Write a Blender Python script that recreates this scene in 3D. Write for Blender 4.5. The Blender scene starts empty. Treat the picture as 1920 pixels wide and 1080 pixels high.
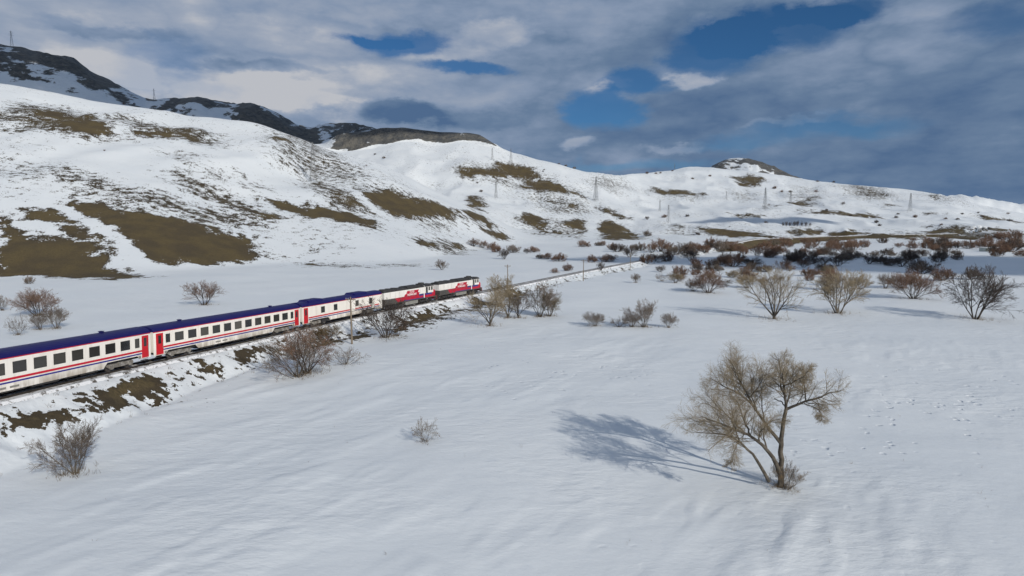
import bpy, math, random
import numpy as np
from mathutils import Vector, Matrix

# ------------------------------------------------------------------ camera
SC = bpy.context.scene
COL = SC.collection
F = 1160.0                       # focal length in photo pixels (1920 wide)
CAMZ = 18.0
PITCH = math.atan2(120.0, F)
cam_d = bpy.data.cameras.new("camera")
cam = bpy.data.objects.new("camera", cam_d)
COL.objects.link(cam)
cam.location = (0, 0, CAMZ)
cam.rotation_euler = (math.pi / 2 - PITCH, 0, 0)
cam_d.sensor_width = 36.0
cam_d.lens = 36.0 * F / 1920.0
cam_d.clip_start = 0.5
cam_d.clip_end = 20000
SC.camera = cam

# ------------------------------------------------------------------ light
SUN_EL = math.radians(27.0)
SUN_AZ = math.atan2(0.60, -0.80)          # clockwise from +Y
TO_SUN = Vector((math.sin(SUN_AZ) * math.cos(SUN_EL), math.cos(SUN_AZ) * math.cos(SUN_EL), math.sin(SUN_EL)))
sun_d = bpy.data.lights.new("sun", 'SUN')
sun_d.energy = 2.6
sun_d.angle = math.radians(0.5)
sun_d.color = (1.0, 0.93, 0.82)
sun = bpy.data.objects.new("sun", sun_d)
COL.objects.link(sun)
sun.rotation_euler = (-TO_SUN).to_track_quat('-Z', 'Y').to_euler()

SC.view_settings.view_transform = 'Standard'
SC.view_settings.look = 'None'
SC.view_settings.exposure = 0.42
SC.view_settings.gamma = 1.0
SC.view_settings.use_curve_mapping = False
SC.cycles.max_bounces = 4
SC.cycles.diffuse_bounces = 2
SC.cycles.glossy_bounces = 2
SC.cycles.transparent_max_bounces = 12
SC.cycles.use_denoising = True
SC.cycles.use_adaptive_sampling = True
SC.cycles.adaptive_threshold = 0.02

def s2l(c):
    return tuple(((v / 255.0 / 12.92) if v / 255.0 <= 0.04045 else ((v / 255.0 + 0.055) / 1.055) ** 2.4) for v in c)

# ------------------------------------------------------------------ pixel helpers
cp, sp = math.cos(PITCH), math.sin(PITCH)
def ray(px, py):
    a = (px - 960.0) / F
    b = -(py - 540.0) / F
    return (a, cp + b * sp, -sp + b * cp)
def azel(px, py):
    d = ray(px, py)
    return math.atan2(d[0], d[1]), math.atan2(d[2], math.hypot(d[0], d[1]))

# ------------------------------------------------------------------ node helper
class NT:
    def __init__(self, tree):
        self.t = tree; self.n = tree.nodes; self.l = tree.links
    def node(self, typ, **kw):
        nd = self.n.new(typ)
        for k, v in kw.items():
            setattr(nd, k, v)
        return nd
    def put(self, sock, v):
        if isinstance(v, bpy.types.NodeSocket):
            self.l.new(v, sock)
        else:
            sock.default_value = v
    def math(self, op, a, b=None, c=None, clamp=False):
        nd = self.node('ShaderNodeMath', operation=op, use_clamp=clamp)
        self.put(nd.inputs[0], a)
        if b is not None: self.put(nd.inputs[1], b)
        if c is not None: self.put(nd.inputs[2], c)
        return nd.outputs[0]
    def vmath(self, op, a, b=None):
        nd = self.node('ShaderNodeVectorMath', operation=op)
        self.put(nd.inputs[0], a)
        if b is not None: self.put(nd.inputs[1], b)
        return nd.outputs['Value'] if op in ('LENGTH', 'DOT_PRODUCT', 'DISTANCE') else nd.outputs['Vector']
    def step(self, v, a, b, lo=0.0, hi=1.0):
        nd = self.node('ShaderNodeMapRange', interpolation_type='SMOOTHSTEP')
        self.put(nd.inputs[0], v)
        nd.inputs[1].default_value = a; nd.inputs[2].default_value = b
        nd.inputs[3].default_value = lo; nd.inputs[4].default_value = hi
        return nd.outputs[0]
    def lin(self, v, a, b, lo=0.0, hi=1.0):
        nd = self.node('ShaderNodeMapRange')
        self.put(nd.inputs[0], v)
        nd.inputs[1].default_value = a; nd.inputs[2].default_value = b
        nd.inputs[3].default_value = lo; nd.inputs[4].default_value = hi
        return nd.outputs[0]
    def mix(self, f, a, b, blend='MIX'):
        nd = self.node('ShaderNodeMix', data_type='RGBA', blend_type=blend)
        self.put(nd.inputs[0], f)
        def c(v): return (v[0], v[1], v[2], 1.0) if isinstance(v, tuple) and len(v) == 3 else v
        self.put(nd.inputs[6], c(a)); self.put(nd.inputs[7], c(b))
        return nd.outputs[2]
    def noise(self, vec, scale, detail=4.0, rough=0.5, dist=0.0, color=False):
        nd = self.node('ShaderNodeTexNoise')
        if vec is not None: self.put(nd.inputs['Vector'], vec)
        nd.inputs['Scale'].default_value = scale
        nd.inputs['Detail'].default_value = detail
        nd.inputs['Roughness'].default_value = rough
        nd.inputs['Distortion'].default_value = dist
        return nd.outputs['Color' if color else 'Fac']
    def mapping(self, vec, loc=(0, 0, 0), rot=(0, 0, 0), scale=(1, 1, 1)):
        nd = self.node('ShaderNodeMapping')
        self.put(nd.inputs[0], vec)
        nd.inputs[1].default_value = loc; nd.inputs[2].default_value = rot; nd.inputs[3].default_value = scale
        return nd.outputs[0]

# ------------------------------------------------------------------ world: Nishita sky with broken cloud
world = bpy.data.worlds.new("World")
SC.world = world
world.use_nodes = True
W = NT(world.node_tree)
for nd in list(W.n): W.n.remove(nd)
SKY_STRENGTH = 0.06
sky = W.node('ShaderNodeTexSky', sky_type='NISHITA', sun_disc=False)
sky.sun_elevation = SUN_EL
sky.sun_rotation = SUN_AZ
sky.altitude = 1700
sky.air_density = 1.0; sky.dust_density = 0.3; sky.ozone_density = 3.0
tc = W.node('ShaderNodeTexCoord')
sep = W.node('ShaderNodeSeparateXYZ'); W.l.new(tc.outputs['Generated'], sep.inputs[0])
az = W.math('ARCTAN2', sep.outputs[0], sep.outputs[1])
el = W.math('ARCSINE', sep.outputs[2])
comb = W.node('ShaderNodeCombineXYZ'); W.put(comb.inputs[0], az); W.put(comb.inputs[1], el)
P0 = comb.outputs[0]
# noise lives in 3-D direction space, flattened so clouds lie in long decks
DV = W.mapping(tc.outputs['Generated'], scale=(1, 1, 2.1))
wn = W.noise(DV, 6.0, 8.0, 0.60, 0.0, color=True)
wv = W.vmath('SUBTRACT', wn, (0.5, 0.5, 0.5))
wv = W.vmath('MULTIPLY', wv, (0.20, 0.085, 0.0))
P = W.vmath('ADD', P0, wv)
def blob(px, py, rx, ry, soft=0.34, amp=1.0):
    a, e = azel(px, py)
    q = W.vmath('SUBTRACT', P, (a, e, 0.0))
    q = W.vmath('MULTIPLY', q, (F / rx, F / ry, 0.0))
    r = W.vmath('LENGTH', q)
    return W.step(r, 1.0 + soft, 1.0 - soft, 0.0, amp)
def addall(vals):
    o = vals[0]
    for v in vals[1:]: o = W.math('ADD', o, v)
    return o
holes = addall([blob(*b) for b in [
    (760, 78, 85, 22), (885, 128, 65, 13), (1125, 205, 55, 34), (1195, 150, 55, 26),
    (1340, 92, 78, 44), (1430, 62, 105, 34), (1540, 26, 70, 22), (1545, 240, 95, 13, .7, .75),
    (1390, 270, 80, 10, .7, .55), (1900, 40, 60, 16, .7, .7), (690, 72, 60, 9, .6, .7), (1180, 310, 110, 9, .7, .5)]])
bright = addall([blob(*b) for b in [
    (300, 150, 260, 40, .45, .42), (520, 178, 150, 22, .4, .38), (925, 52, 62, 22, .35, .42), (825, 92, 75, 22, .35, .42),
    (1158, 160, 36, 10, .35, .5), (1292, 160, 34, 13, .35, .5), (1085, 272, 42, 12, .4, .45), (700, 145, 140, 26, .45, .35),
    (1255, 276, 40, 9, .45, .35), (430, 55, 200, 26, .6, .16), (1050, 28, 180, 22, .6, .16), (1720, 20, 150, 14, .6, .2),
    (640, 205, 120, 12, .5, .3), (120, 118, 160, 16, .5, .25), (1480, 232, 60, 5, .5, .25)]])
dark = addall([blob(*b) for b in [
    (760, 214, 75, 17, .35, .42), (1700, 330, 420, 45, .7, .18), (1270, 235, 180, 34, .7, .16), (1880, 250, 160, 60, .7, .16),
    (900, 215, 170, 16, .6, .22), (190, 44, 120, 9, .5, .28), (470, 124, 110, 9, .5, .32), (1230, 95, 110, 30, .6, .14), (620, 40, 160, 12, .6, .16)]])
n1 = W.noise(DV, 3.6, 7.0, 0.56, 0.0)
n3 = W.math('ABSOLUTE', W.math('SUBTRACT', W.noise(W.mapping(tc.outputs['Generated'], loc=(7, 2, 5), scale=(1, 1, 2.2)), 8.0, 5.0, 0.5), .5))
n2 = W.noise(W.mapping(tc.outputs['Generated'], loc=(3, 1, 2), scale=(1, 1, 4.0)), 9.0, 8.0, 0.6, 0.1)
lum = W.math('ADD', W.math('MULTIPLY', W.math('SUBTRACT', n1, 0.5), .8), W.math('MULTIPLY', W.math('SUBTRACT', n2, 0.5), .5))
lum = W.math('ADD', lum, W.math('MULTIPLY', W.math('SUBTRACT', n3, .08), 1.3))
lum = W.math('ADD', lum, W.step(az, -.75, .45, .72, .32))
lum = W.math('ADD', lum, W.math('MULTIPLY', bright, .85))
lum = W.math('SUBTRACT', lum, dark, clamp=True)
K = 1.0 / SKY_STRENGTH
def sc(c, g=1.0):
    l = s2l(c); return tuple(v * K * g for v in l)
ramp = W.node('ShaderNodeValToRGB')
W.put(ramp.inputs[0], lum)
e = ramp.color_ramp.elements
e[0].position = 0.0; e[0].color = (*s2l((74, 100, 136)), 1)
e[1].position = 1.0; e[1].color = (*s2l((176, 180, 190)), 1)
for pos, c in ((0.3, (98, 120, 150)), (0.55, (124, 141, 168)), (0.8, (147, 158, 178))):
    x = ramp.color_ramp.elements.new(pos); x.color = (*s2l(c), 1)
cloudc = W.mix(1.0, ramp.outputs[0], (K, K, K), 'MULTIPLY')
cover = W.math('SUBTRACT', 1.0, W.math('MULTIPLY', holes, .9), clamp=True)
# thin spots anywhere in the deck
thin = W.step(n1, 0.32, 0.42, 0.75, 1.0)
cover = W.math('MULTIPLY', cover, thin)
skycol = W.mix(1.0, sky.outputs[0], (0.34, 0.66, 0.92), 'MULTIPLY')
col = W.mix(cover, skycol, cloudc)
col = W.mix(1.0, col, (.85, .835, .80), 'MULTIPLY')
bg = W.node('ShaderNodeBackground'); W.put(bg.inputs[0], col); bg.inputs[1].default_value = SKY_STRENGTH
wo = W.node('ShaderNodeOutputWorld'); W.l.new(bg.outputs[0], wo.inputs[0])

# ------------------------------------------------------------------ numpy noise
def _hash(ix, iy, seed):
    h = (ix.astype(np.int64) * 374761393 + iy.astype(np.int64) * 668265263 + seed * 1274126177) & 0xFFFFFFFF
    h = ((h ^ (h >> 13)) * 1274126177) & 0xFFFFFFFF
    h = h ^ (h >> 16)
    return (h & 0xFFFF) / 65535.0
def vnoise(x, y, seed=0):
    ix = np.floor(x); iy = np.floor(y); fx = x - ix; fy = y - iy
    u = fx * fx * fx * (fx * (fx * 6 - 15) + 10); v = fy * fy * fy * (fy * (fy * 6 - 15) + 10)
    a = _hash(ix, iy, seed); b = _hash(ix + 1, iy, seed); c = _hash(ix, iy + 1, seed); d = _hash(ix + 1, iy + 1, seed)
    return (a * (1 - u) + b * u) * (1 - v) + (c * (1 - u) + d * u) * v - 0.5
def fbm(x, y, seed=0, oct=4, gain=0.5):
    o = 0; g = 1.0
    for k in range(oct):
        o = o + g * vnoise(x * 2 ** k + 17.3 * k, y * 2 ** k - 9.1 * k, seed + k); g *= gain
    return o
def sstep(a, b, x):
    t = np.clip((x - a) / (b - a), 0, 1); return t * t * (3 - 2 * t)
def interp(x, pts):
    xs, ys = zip(*pts); return np.interp(x, xs, ys)

# ------------------------------------------------------------------ railway line (world space)
RZ = 1.5                                          # rail level over the valley floor
def on_level(px, py, z):
    d = ray(px, py); t = (z - CAMZ) / d[2]
    return (d[0] * t, d[1] * t)
_pp = [on_level(0, 744, 3.2), on_level(287, 677, 2.3), on_level(568, 613, 1.8)] + [on_level(*p, RZ) for p in [(728, 579), (905, 546), (1000, 527), (1100, 507), (1200, 488.5), (1262, 477)]]
d0 = np.array(_pp[1]) - np.array(_pp[0]); d0 /= np.linalg.norm(d0)
_pp = [tuple(np.array(_pp[0]) - d0 * k) for k in (110, 60)] + _pp + [(205, 525), (300, 612), (430, 720), (560, 800), (760, 890)]
_pp = np.array(_pp)
# smooth the line: resample X as a function of Y and low-pass it
_Y = np.arange(_pp[0, 1], _pp[-1, 1], 1.0)
_X = np.interp(_Y, _pp[:, 1], _pp[:, 0])
def smooth(a, n):
    k = np.hanning(n); k /= k.sum()
    return np.convolve(np.pad(a, (n // 2, n // 2), mode='reflect', reflect_type='odd'), k, 'valid')[:len(a)]
_X = smooth(_X, 45)
_S = np.concatenate([[0], np.cumsum(np.hypot(np.diff(_X), np.diff(_Y)))])
_T = np.arctan2(np.gradient(_X), np.gradient(_Y))          # heading from +Y
_GY = np.arange(-80, 200, 1.0)
_GZ = smooth(np.interp(_GY, [-80, -20, 20, 53, 71, 97, 125, 200], [6.0, 5.4, 4.5, 3.32, 2.40, 1.75, 1.5, 1.5]), 41)
def rail_z(Y): return np.interp(Y, _GY, _GZ) + 4.2 * sstep(330, 560, Y)
def path(s):
    return np.array([np.interp(s, _S, _X), np.interp(s, _S, _Y)])

# ------------------------------------------------------------------ terrain: polar height field round the camera
RIDGE_N = [(-900, 60), (-300, 110), (0, 152), (60, 159), (130, 173), (200, 186), (260, 193), (340, 208), (430, 220), (480, 225), (520, 238),
           (560, 253), (620, 276), (660, 290), (700, 300), (760, 326), (850, 374), (920, 410), (960, 438), (1010, 449), (1200, 452), (2300, 452)]
DIST_N = [(-900, 420), (0, 540), (300, 560), (600, 600), (700, 640), (800, 660), (900, 620), (960, 590), (2300, 590)]
FOOT_N = [(-900, 520), (0, 519), (280, 512), (480, 496), (750, 494), (870, 474), (950, 458), (1010, 453), (2300, 453)]
RIDGE_M = [(-900, 200), (0, 205), (300, 235), (560, 268), (640, 284), (700, 279), (740, 266), (775, 261), (810, 271), (860, 262), (930, 272), (960, 286),
           (1030, 301), (1080, 314), (1160, 316), (1197, 326), (1230, 322), (1290, 313), (1330, 312), (1400, 317), (1470, 326), (1530, 336),
           (1600, 343), (1700, 352), (1740, 358), (1770, 363), (1830, 380), (1900, 396), (1920, 402), (2100, 420), (2400, 425)]
DIST_M = [(-900, 1300), (900, 1350), (1100, 1250), (1160, 1300), (1200, 1550), (1290, 1750), (1700, 1600), (1920, 1500), (2400, 1400)]
CLIFF = [(-900, 215), (540, 270), (612, 266), (640, 249), (680, 243), (720, 240), (760, 237), (800, 243), (830, 247), (860, 247), (900, 252), (930, 270),
         (960, 284), (1000, 296), (1100, 320), (2400, 440)]
BACK = [(-900, 40), (-200, 74), (0, 79), (60, 84), (100, 91), (160, 109), (200, 134), (250, 161), (287, 180), (330, 178), (390, 176), (440, 186), (480, 190),
        (510, 200), (540, 212), (570, 227), (592, 232), (620, 226), (655, 226), (700, 237), (760, 252), (900, 300), (1200, 335), (1300, 325), (1330, 309),
        (1362, 293), (1398, 292), (1420, 297), (1445, 307), (1490, 326), (1530, 342), (1640, 368), (1700, 364), (1770, 362), (1850, 368), (1920, 376), (2400, 395)]
fine = np.radians(np.arange(-46, 46.001, 0.11))
AZ = np.concatenate([np.radians(np.arange(-180, -46, 2.0)), fine, np.radians(np.arange(48, 180.01, 2.0))])
rr = [10.0]
while rr[-1] < 7000:
    r_ = rr[-1]
    rr.append(r_ * (1.0075 if r_ < 140 else 1.0115 if r_ < 1800 else 1.018))
R = np.array(rr)
NA, NR = len(AZ), len(R)
pxs = 960 + F / cp * np.tan(np.clip(AZ, -1.25, 1.25))     # approx. photo column of each azimuth
def zline(pts, dist):                                      # height of a line seen at photo row y, at range dist
    y = interp(pxs, pts); x = np.clip(pxs, -900, 2400)
    a = (x - 960) / F; b = -(y - 540) / F
    tan = (-sp + b * cp) / np.hypot(a, cp + b * sp)
    return CAMZ + tan * dist
dN = interp(pxs, DIST_N) / np.cos(np.clip(AZ, -.75, .75)); dM = interp(pxs, DIST_M) / np.cos(np.clip(AZ, -.75, .75))
yf = interp(pxs, FOOT_N)
dF = np.minimum(CAMZ * F / (yf - 420.0) / np.cos(np.clip(AZ, -.75, .75)), dN - 60)
zN = np.maximum(zline(RIDGE_N, dN), 1.0)
zM = zline(RIDGE_M, dM)
dC = dM + 45; zC = zline(CLIFF, dC); zC = np.maximum(zC, zM - 6)
dB = dM * 0 + interp(pxs, [(-900, 2300), (600, 2500), (1200, 2700), (1500, 2600), (2400, 4200)]); zB = zline(BACK, dB)
def azs(a, n):                                             # round the control lines along azimuth (fine part only)
    f0 = int(np.argmin(np.abs(AZ - fine[0]))); f1 = f0 + len(fine); a = a.copy(); a[f0:f1] = smooth(a[f0:f1], n); return a
dN, dF, dM, dB = azs(dN, 121), azs(dF, 121), azs(dM, 121), azs(dB, 121)
zN, zM, zC, zB = azs(zN, 45), azs(zM, 21), azs(zC, 9), azs(zB, 9)
Z = np.zeros((NA, NR))
for i in range(NA):
    lowN = sstep(900, 1010, pxs[i])
    knots = [(0, 0), (dF[i] * 0.9, 0), (dF[i], 0.3), (dF[i] + (dN[i] - dF[i]) * 0.35, zN[i] * (0.30 + .03 * math.sin(i * .01))),
             (dF[i] + (dN[i] - dF[i]) * 0.75, zN[i] * 0.76), (dN[i], zN[i]),
             (dN[i] + 60, zN[i] * (0.95 - .0 * lowN)), (dN[i] + 190, zN[i] * 0.80 + lowN * 1.0)]
    d4 = max(dN[i] + 210, 800.0)
    z4 = max(zN[i] * 0.78, 2.2)
    knots += [(d4, z4), (d4 + (dM[i] - d4) * 0.45, z4 + (zM[i] - z4) * 0.33), (d4 + (dM[i] - d4) * 0.8, z4 + (zM[i] - z4) * 0.72), (dM[i], zM[i])]
    knots += [(dC[i], zC[i]), (dC[i] + 60, zC[i] - 2), (dC[i] + 320, min(zC[i], zB[i]) - 45), (dB[i] - 420, min(zC[i] - 30, zB[i] - 110)),
              (dB[i] - 160, zB[i] - 55), (dB[i], zB[i]), (dB[i] + 200, zB[i] - 20), (dB[i] + 1200, zB[i] * .6), (9000, 0)]
    kx, kz = zip(*knots)
    Z[i] = np.interp(R, kx, kz)
# smooth along range (keeps ridges where they are, rounds the kinks)
ker = np.hanning(9); ker /= ker.sum()
Zs = np.apply_along_axis(lambda c: np.convolve(np.pad(c, 4, mode='edge'), ker, 'valid'), 1, Z)
near_cliff = sstep(60, 10, np.abs(R[None, :] - dC[:, None] + 22))
near_cliff = near_cliff * (sstep(600, 640, pxs) * sstep(960, 920, pxs))[:, None]
Z = Zs * (1 - near_cliff) + Z * near_cliff
ker = np.hanning(7); ker /= ker.sum()
XX = R[None, :] * np.sin(AZ)[:, None]; YY = R[None, :] * np.cos(AZ)[:, None]
RRg = np.broadcast_to(R[None, :], XX.shape)
hilly = sstep(0, 45, RRg - dF[:, None])
# relief: gullies and swells on the hills, swells and wind crust on the floor
atN = sstep(90, 10, np.abs(RRg - dN[:, None])); atM = sstep(120, 20, np.abs(RRg - dM[:, None])); 
calm = 1 - 0.75 * np.maximum(atN, atM)
Z += hilly * calm * (fbm(XX / 130, YY / 130, 3, 4) * 9.5 + fbm(XX / 32, YY / 32, 8, 3) * 2.2) * sstep(-10, 260, RRg - dF[:, None])
ridg = 0.5 - np.abs(fbm(XX / 70 + .35 * fbm(XX / 60, YY / 60, 5, 2), YY / 190, 12, 3))
Z += hilly * calm * (ridg - .3) * 11.5 * sstep(20, 200, RRg - dF[:, None])
mount = sstep(300, 700, RRg - dM[:, None])
Z += mount * ((0.5 - np.abs(fbm(XX / 210, YY / 210, 31, 5, .55))) * 46 - 14) * sstep(-.5, .2, 1 - 1.2 * sstep(150, 20, np.abs(RRg - dB[:, None])))
flat = 1 - hilly
ca, sa = math.cos(math.radians(54)), math.sin(math.radians(54))
U = XX * ca + YY * sa; V = -XX * sa + YY * ca             # U runs along the wind streaks
near = sstep(170, 60, RRg)
Z += flat * fbm(XX / 26, YY / 26, 41, 3) * 0.55
sast = fbm(U / 5.2 + .6 * fbm(U / 9, V / 3, 52, 2), V / 1.7, 51, 2, .5)
patchy = 0.15 + 1.2 * sstep(-.12, .28, fbm(XX / 17, YY / 17, 55, 2))
Z += flat * near * np.maximum(sast, -.12) * 0.13 * patchy
Z += flat * near * (fbm(XX / 7, YY / 7, 58, 2) * 0.16)
# railway embankment
ok = (YY > _Y[0] - 5) & (YY < _Y[-1])
Xp = np.interp(YY, _Y, _X); Th = np.interp(YY, _Y, _T)
DR = np.where(ok & (np.abs(AZ)[:, None] < 1.5), (XX - Xp) * np.cos(Th), 1e4)
rz = rail_z(YY) - 0.42
n = fbm(XX / 2.6, YY / 2.6, 61, 3)
bank = rz - np.maximum(0, np.abs(DR) - 2.3 - 0.5 * n) * 0.57 + 0.22 * n * sstep(1.9, 3.0, np.abs(DR))
ditch = -0.45 * np.exp(-((np.abs(DR) - 5.8) / 1.1) ** 2) * sstep(-.1, .25, fbm(XX / 14, YY / 14, 63, 2)) * (DR > 0)
Z = np.where((np.abs(DR) < 30) & ((hilly < .9) | (YY < 900)), np.maximum(Z + ditch * flat, bank), Z)
Z = np.where(np.abs(DR) < 1.9, np.minimum(Z, rz), Z)

def at(px, py):
    """point of the terrain seen at a photo pixel"""
    d = ray(px, py)
    a = math.atan2(d[0], d[1]); tan = d[2] / math.hypot(d[0], d[1])
    i = np.searchsorted(AZ, a) - 1
    w = (a - AZ[i]) / (AZ[i + 1] - AZ[i])
    zc = Z[i] * (1 - w) + Z[i + 1] * w
    t = (zc - CAMZ) / R
    k = np.argmax(t >= tan)
    if t[k] < tan: k = int(np.argmax(np.where(R < 3000, t, -9)))
    if k == 0: r = R[0]
    else:
        f_ = (tan - t[k - 1]) / (t[k] - t[k - 1] + 1e-12); f_ = min(max(f_, 0), 1)
        r = R[k - 1] + (R[k] - R[k - 1]) * f_
    return Vector((r * math.sin(a), r * math.cos(a), float(np.interp(r, R, zc))))
def ground(x, y):
    a = math.atan2(x, y); r = math.hypot(x, y)
    i = np.searchsorted(AZ, a) - 1; w = (a - AZ[i]) / (AZ[i + 1] - AZ[i])
    return float(np.interp(r, R, Z[i] * (1 - w) + Z[i + 1] * w))

# ---- where the snow has gone: bare ground (outlines stand in world X, Y)
BARE = np.zeros_like(Z); ROCK = np.zeros_like(Z); TRACK = np.zeros_like(Z)
def region(target, poly, val, soft=0.012, mode='max'):
    P_ = np.array([at(*p)[:2] for p in poly])
    dist = np.hypot(P_[:, 0], P_[:, 1]).mean()
    w = soft * dist + 0.05
    x0, y0 = P_.min(0) - w * 2 - .03 * dist; x1, y1 = P_.max(0) + w * 2 + .03 * dist
    idx = np.where((XX > x0) & (XX < x1) & (YY > y0) & (YY < y1))
    if len(idx[0]) == 0: return
    x = XX[idx]; y = YY[idx]
    wl = .022 * dist + .4; wa = (.011 if mode == 'max' else .004) * dist
    x = x + wa * 2 * fbm(XX[idx] / wl, YY[idx] / wl, 301, 3, .6); y = y + wa * 2.6 * fbm(XX[idx] / wl, YY[idx] / wl, 331, 3, .6)
    inside = np.zeros(len(x), bool); dmin = np.full(len(x), 1e9)
    for k in range(len(P_)):
        ax, ay = P_[k - 1]; bx, by = P_[k]
        cond = ((ay > y) != (by > y)) & (x < (bx - ax) * (y - ay) / (by - ay + 1e-12) + ax)
        inside ^= cond
        dx, dy = bx - ax, by - ay
        t = np.clip(((x - ax) * dx + (y - ay) * dy) / (dx * dx + dy * dy + 1e-9), 0, 1)
        dmin = np.minimum(dmin, np.hypot(x - ax - t * dx, y - ay - t * dy))
    sd = np.where(inside, dmin, -dmin)
    v = val * sstep(-w, w, sd)
    if mode == 'max': target[idx] = np.maximum(target[idx], v)
    else: target[idx] = target[idx] * (1 - sstep(-w, w, sd) * val)
G = 1.0
HARD = [
 [(0,405),(27,423),(47,440),(80,450),(110,443),(140,453),(167,463),(187,480),(213,503),(285,518),(213,524),(133,518),(67,517),(0,514)],
 [(43,387),(110,400),(160,430),(200,453),(240,478),(213,467),(143,443),(100,423),(60,407)],
 [(110,378),(180,380),(240,395),(330,410),(420,437),(470,446),(484,470),(480,490),(385,495),(300,487),(250,462),(205,430),(160,405)],
 [(40,203),(90,207),(150,216),(200,235),(228,257),(180,252),(130,246),(80,225)],
 [(218,243),(260,246),(330,247),(395,251),(330,258),(270,258),(235,252)],
 [(485,370),(540,378),(620,395),(660,400),(700,415),(690,424),(640,414),(560,404),(510,385)],
 [(665,357),(720,358),(790,380),(850,393),(862,405),(800,412),(740,405),(700,384)],
 [(866,394),(896,398),(930,424),(890,420)],
 [(855,318),(900,314),(934,320),(940,306),(975,312),(1008,328),(1020,338),(965,336),(910,330)],
 [(960,343),(1020,340),(1050,350),(1090,370),(1045,362),(1000,356)],
 [(876,370),(898,368),(904,385),(895,396)],
 [(978,409),(1005,404),(1040,413),(1010,424),(988,420)],
 [(1056,418),(1082,408),(1098,412),(1096,444),(1078,430)],
 [(1008,430),(1060,435),(1066,440),(1020,437)],
 [(1120,418),(1150,414),(1178,430),(1205,447),(1160,451),(1122,445)],
 [(1115,388),(1140,392),(1175,408),(1148,404)],
 [(908,433),(930,430),(958,448),(930,451)],
 [(840,455),(868,460),(868,466),(845,462)],
 [(1377,333),(1395,326),(1420,329),(1421,342),(1405,350),(1385,343)],
 [(1216,355),(1270,357),(1325,362),(1320,367),(1270,365),(1225,361)],
 [(1300,427),(1350,430),(1420,436),(1410,445),(1340,440)],
 [(1745,375),(1760,363),(1762,377)],
 [(1470,441),(1490,431),(1530,430),(1550,440)],
 [(1562,440),(1580,431),(1620,432),(1642,439)],
 [(1652,440),(1672,434),(1690,438)],
 [(1715,438),(1740,428),(1792,426),(1812,436)],
 [(1690,442),(1760,440),(1840,442),(1830,448),(1700,447)],
 # middle slopes
 [(851,321),(862,313),(907,313),(944,322),(925,306),(985,315),(1007,324),(1014,334),(1044,347),(1089,369),(1066,365),(1025,360),(1007,356),(981,349),(933,337),(858,334)],
 [(673,358),(717,360),(777,373),(836,389),(858,395),(843,404),(791,408),(754,402),(717,391),(687,373)],
 [(877,395),(903,406),(929,425),(899,421),(884,410)], [(879,369),(894,367),(903,376),(901,395),(892,389)],
 [(910,432),(933,430),(951,443),(959,451),(925,447)], [(973,408),(999,405),(1037,412),(1014,417),(996,425),(981,419)],
 [(1009,428),(1059,435),(1055,440),(1014,434)], [(1051,421),(1070,410),(1096,412),(1094,443),(1081,432)],
 [(1120,388),(1137,391),(1178,406),(1163,410),(1133,401)], [(1029,376),(1051,380),(1044,386)], [(1059,380),(1085,389),(1077,393),(1063,388)],
 [(840,456),(869,464),(858,467)], [(665,410),(702,412),(699,421),(676,419)], [(487,399),(524,405),(524,413),(487,413)], [(565,492),(595,494),(595,497),(567,496)],
 [(784,449),(821,461),(806,466),(782,457)], [(500,256),(548,261),(545,266),(505,262)],
 [(1311,461),(1357,455),(1481,445),(1640,439),(1640,446),(1481,454),(1373,461),(1311,467)],
 [(1303,426),(1357,430),(1394,436),(1456,443),(1415,445),(1357,441),(1320,433)], [(1260,421),(1290,425),(1280,428)],
 [(1609,443),(1700,440),(1837,441),(1837,448),(1700,448),(1620,447)], [(1825,431),(1890,430),(1900,433),(1830,434)],
 [(1455,376),(1490,379),(1530,385),(1490,384)], [(1433,386),(1453,383),(1440,393)], [(1500,397),(1640,403),(1640,406),(1500,400)],
 [(1840,411),(1900,413),(1900,417),(1845,414)], [(1648,384),(1682,385),(1665,389)], [(1738,399),(1768,402),(1750,405)], [(1374,402),(1420,403),(1418,406),(1376,405)], [(1518,372),(1536,368),(1530,378)],
 # railway bank
 [(189,740),(200,722),(225,717),(250,710),(300,706),(322,714),(310,730),(300,748),(280,742),(255,752),(212,756),(197,750)],
 [(52,773),(85,778),(100,768),(120,765),(160,765),(133,777),(110,788),(75,795),(45,808),(0,812),(0,804),(30,795),(60,790)],
 [(364,682),(390,679),(425,686),(440,695),(400,701),(375,690)],
 [(575,642),(605,634),(642,630),(635,640),(610,650),(580,655)],
 [(642,628),(685,622),(695,627),(670,638),(645,635)],
 [(722,617),(745,603),(775,595),(805,588),(838,584),(842,591),(800,602),(755,620),(730,628)],
 [(870,560),(905,566),(925,570),(900,576),(880,570)],
 [(930,543),(960,541),(985,552),(990,558),(955,556)],
]
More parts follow.
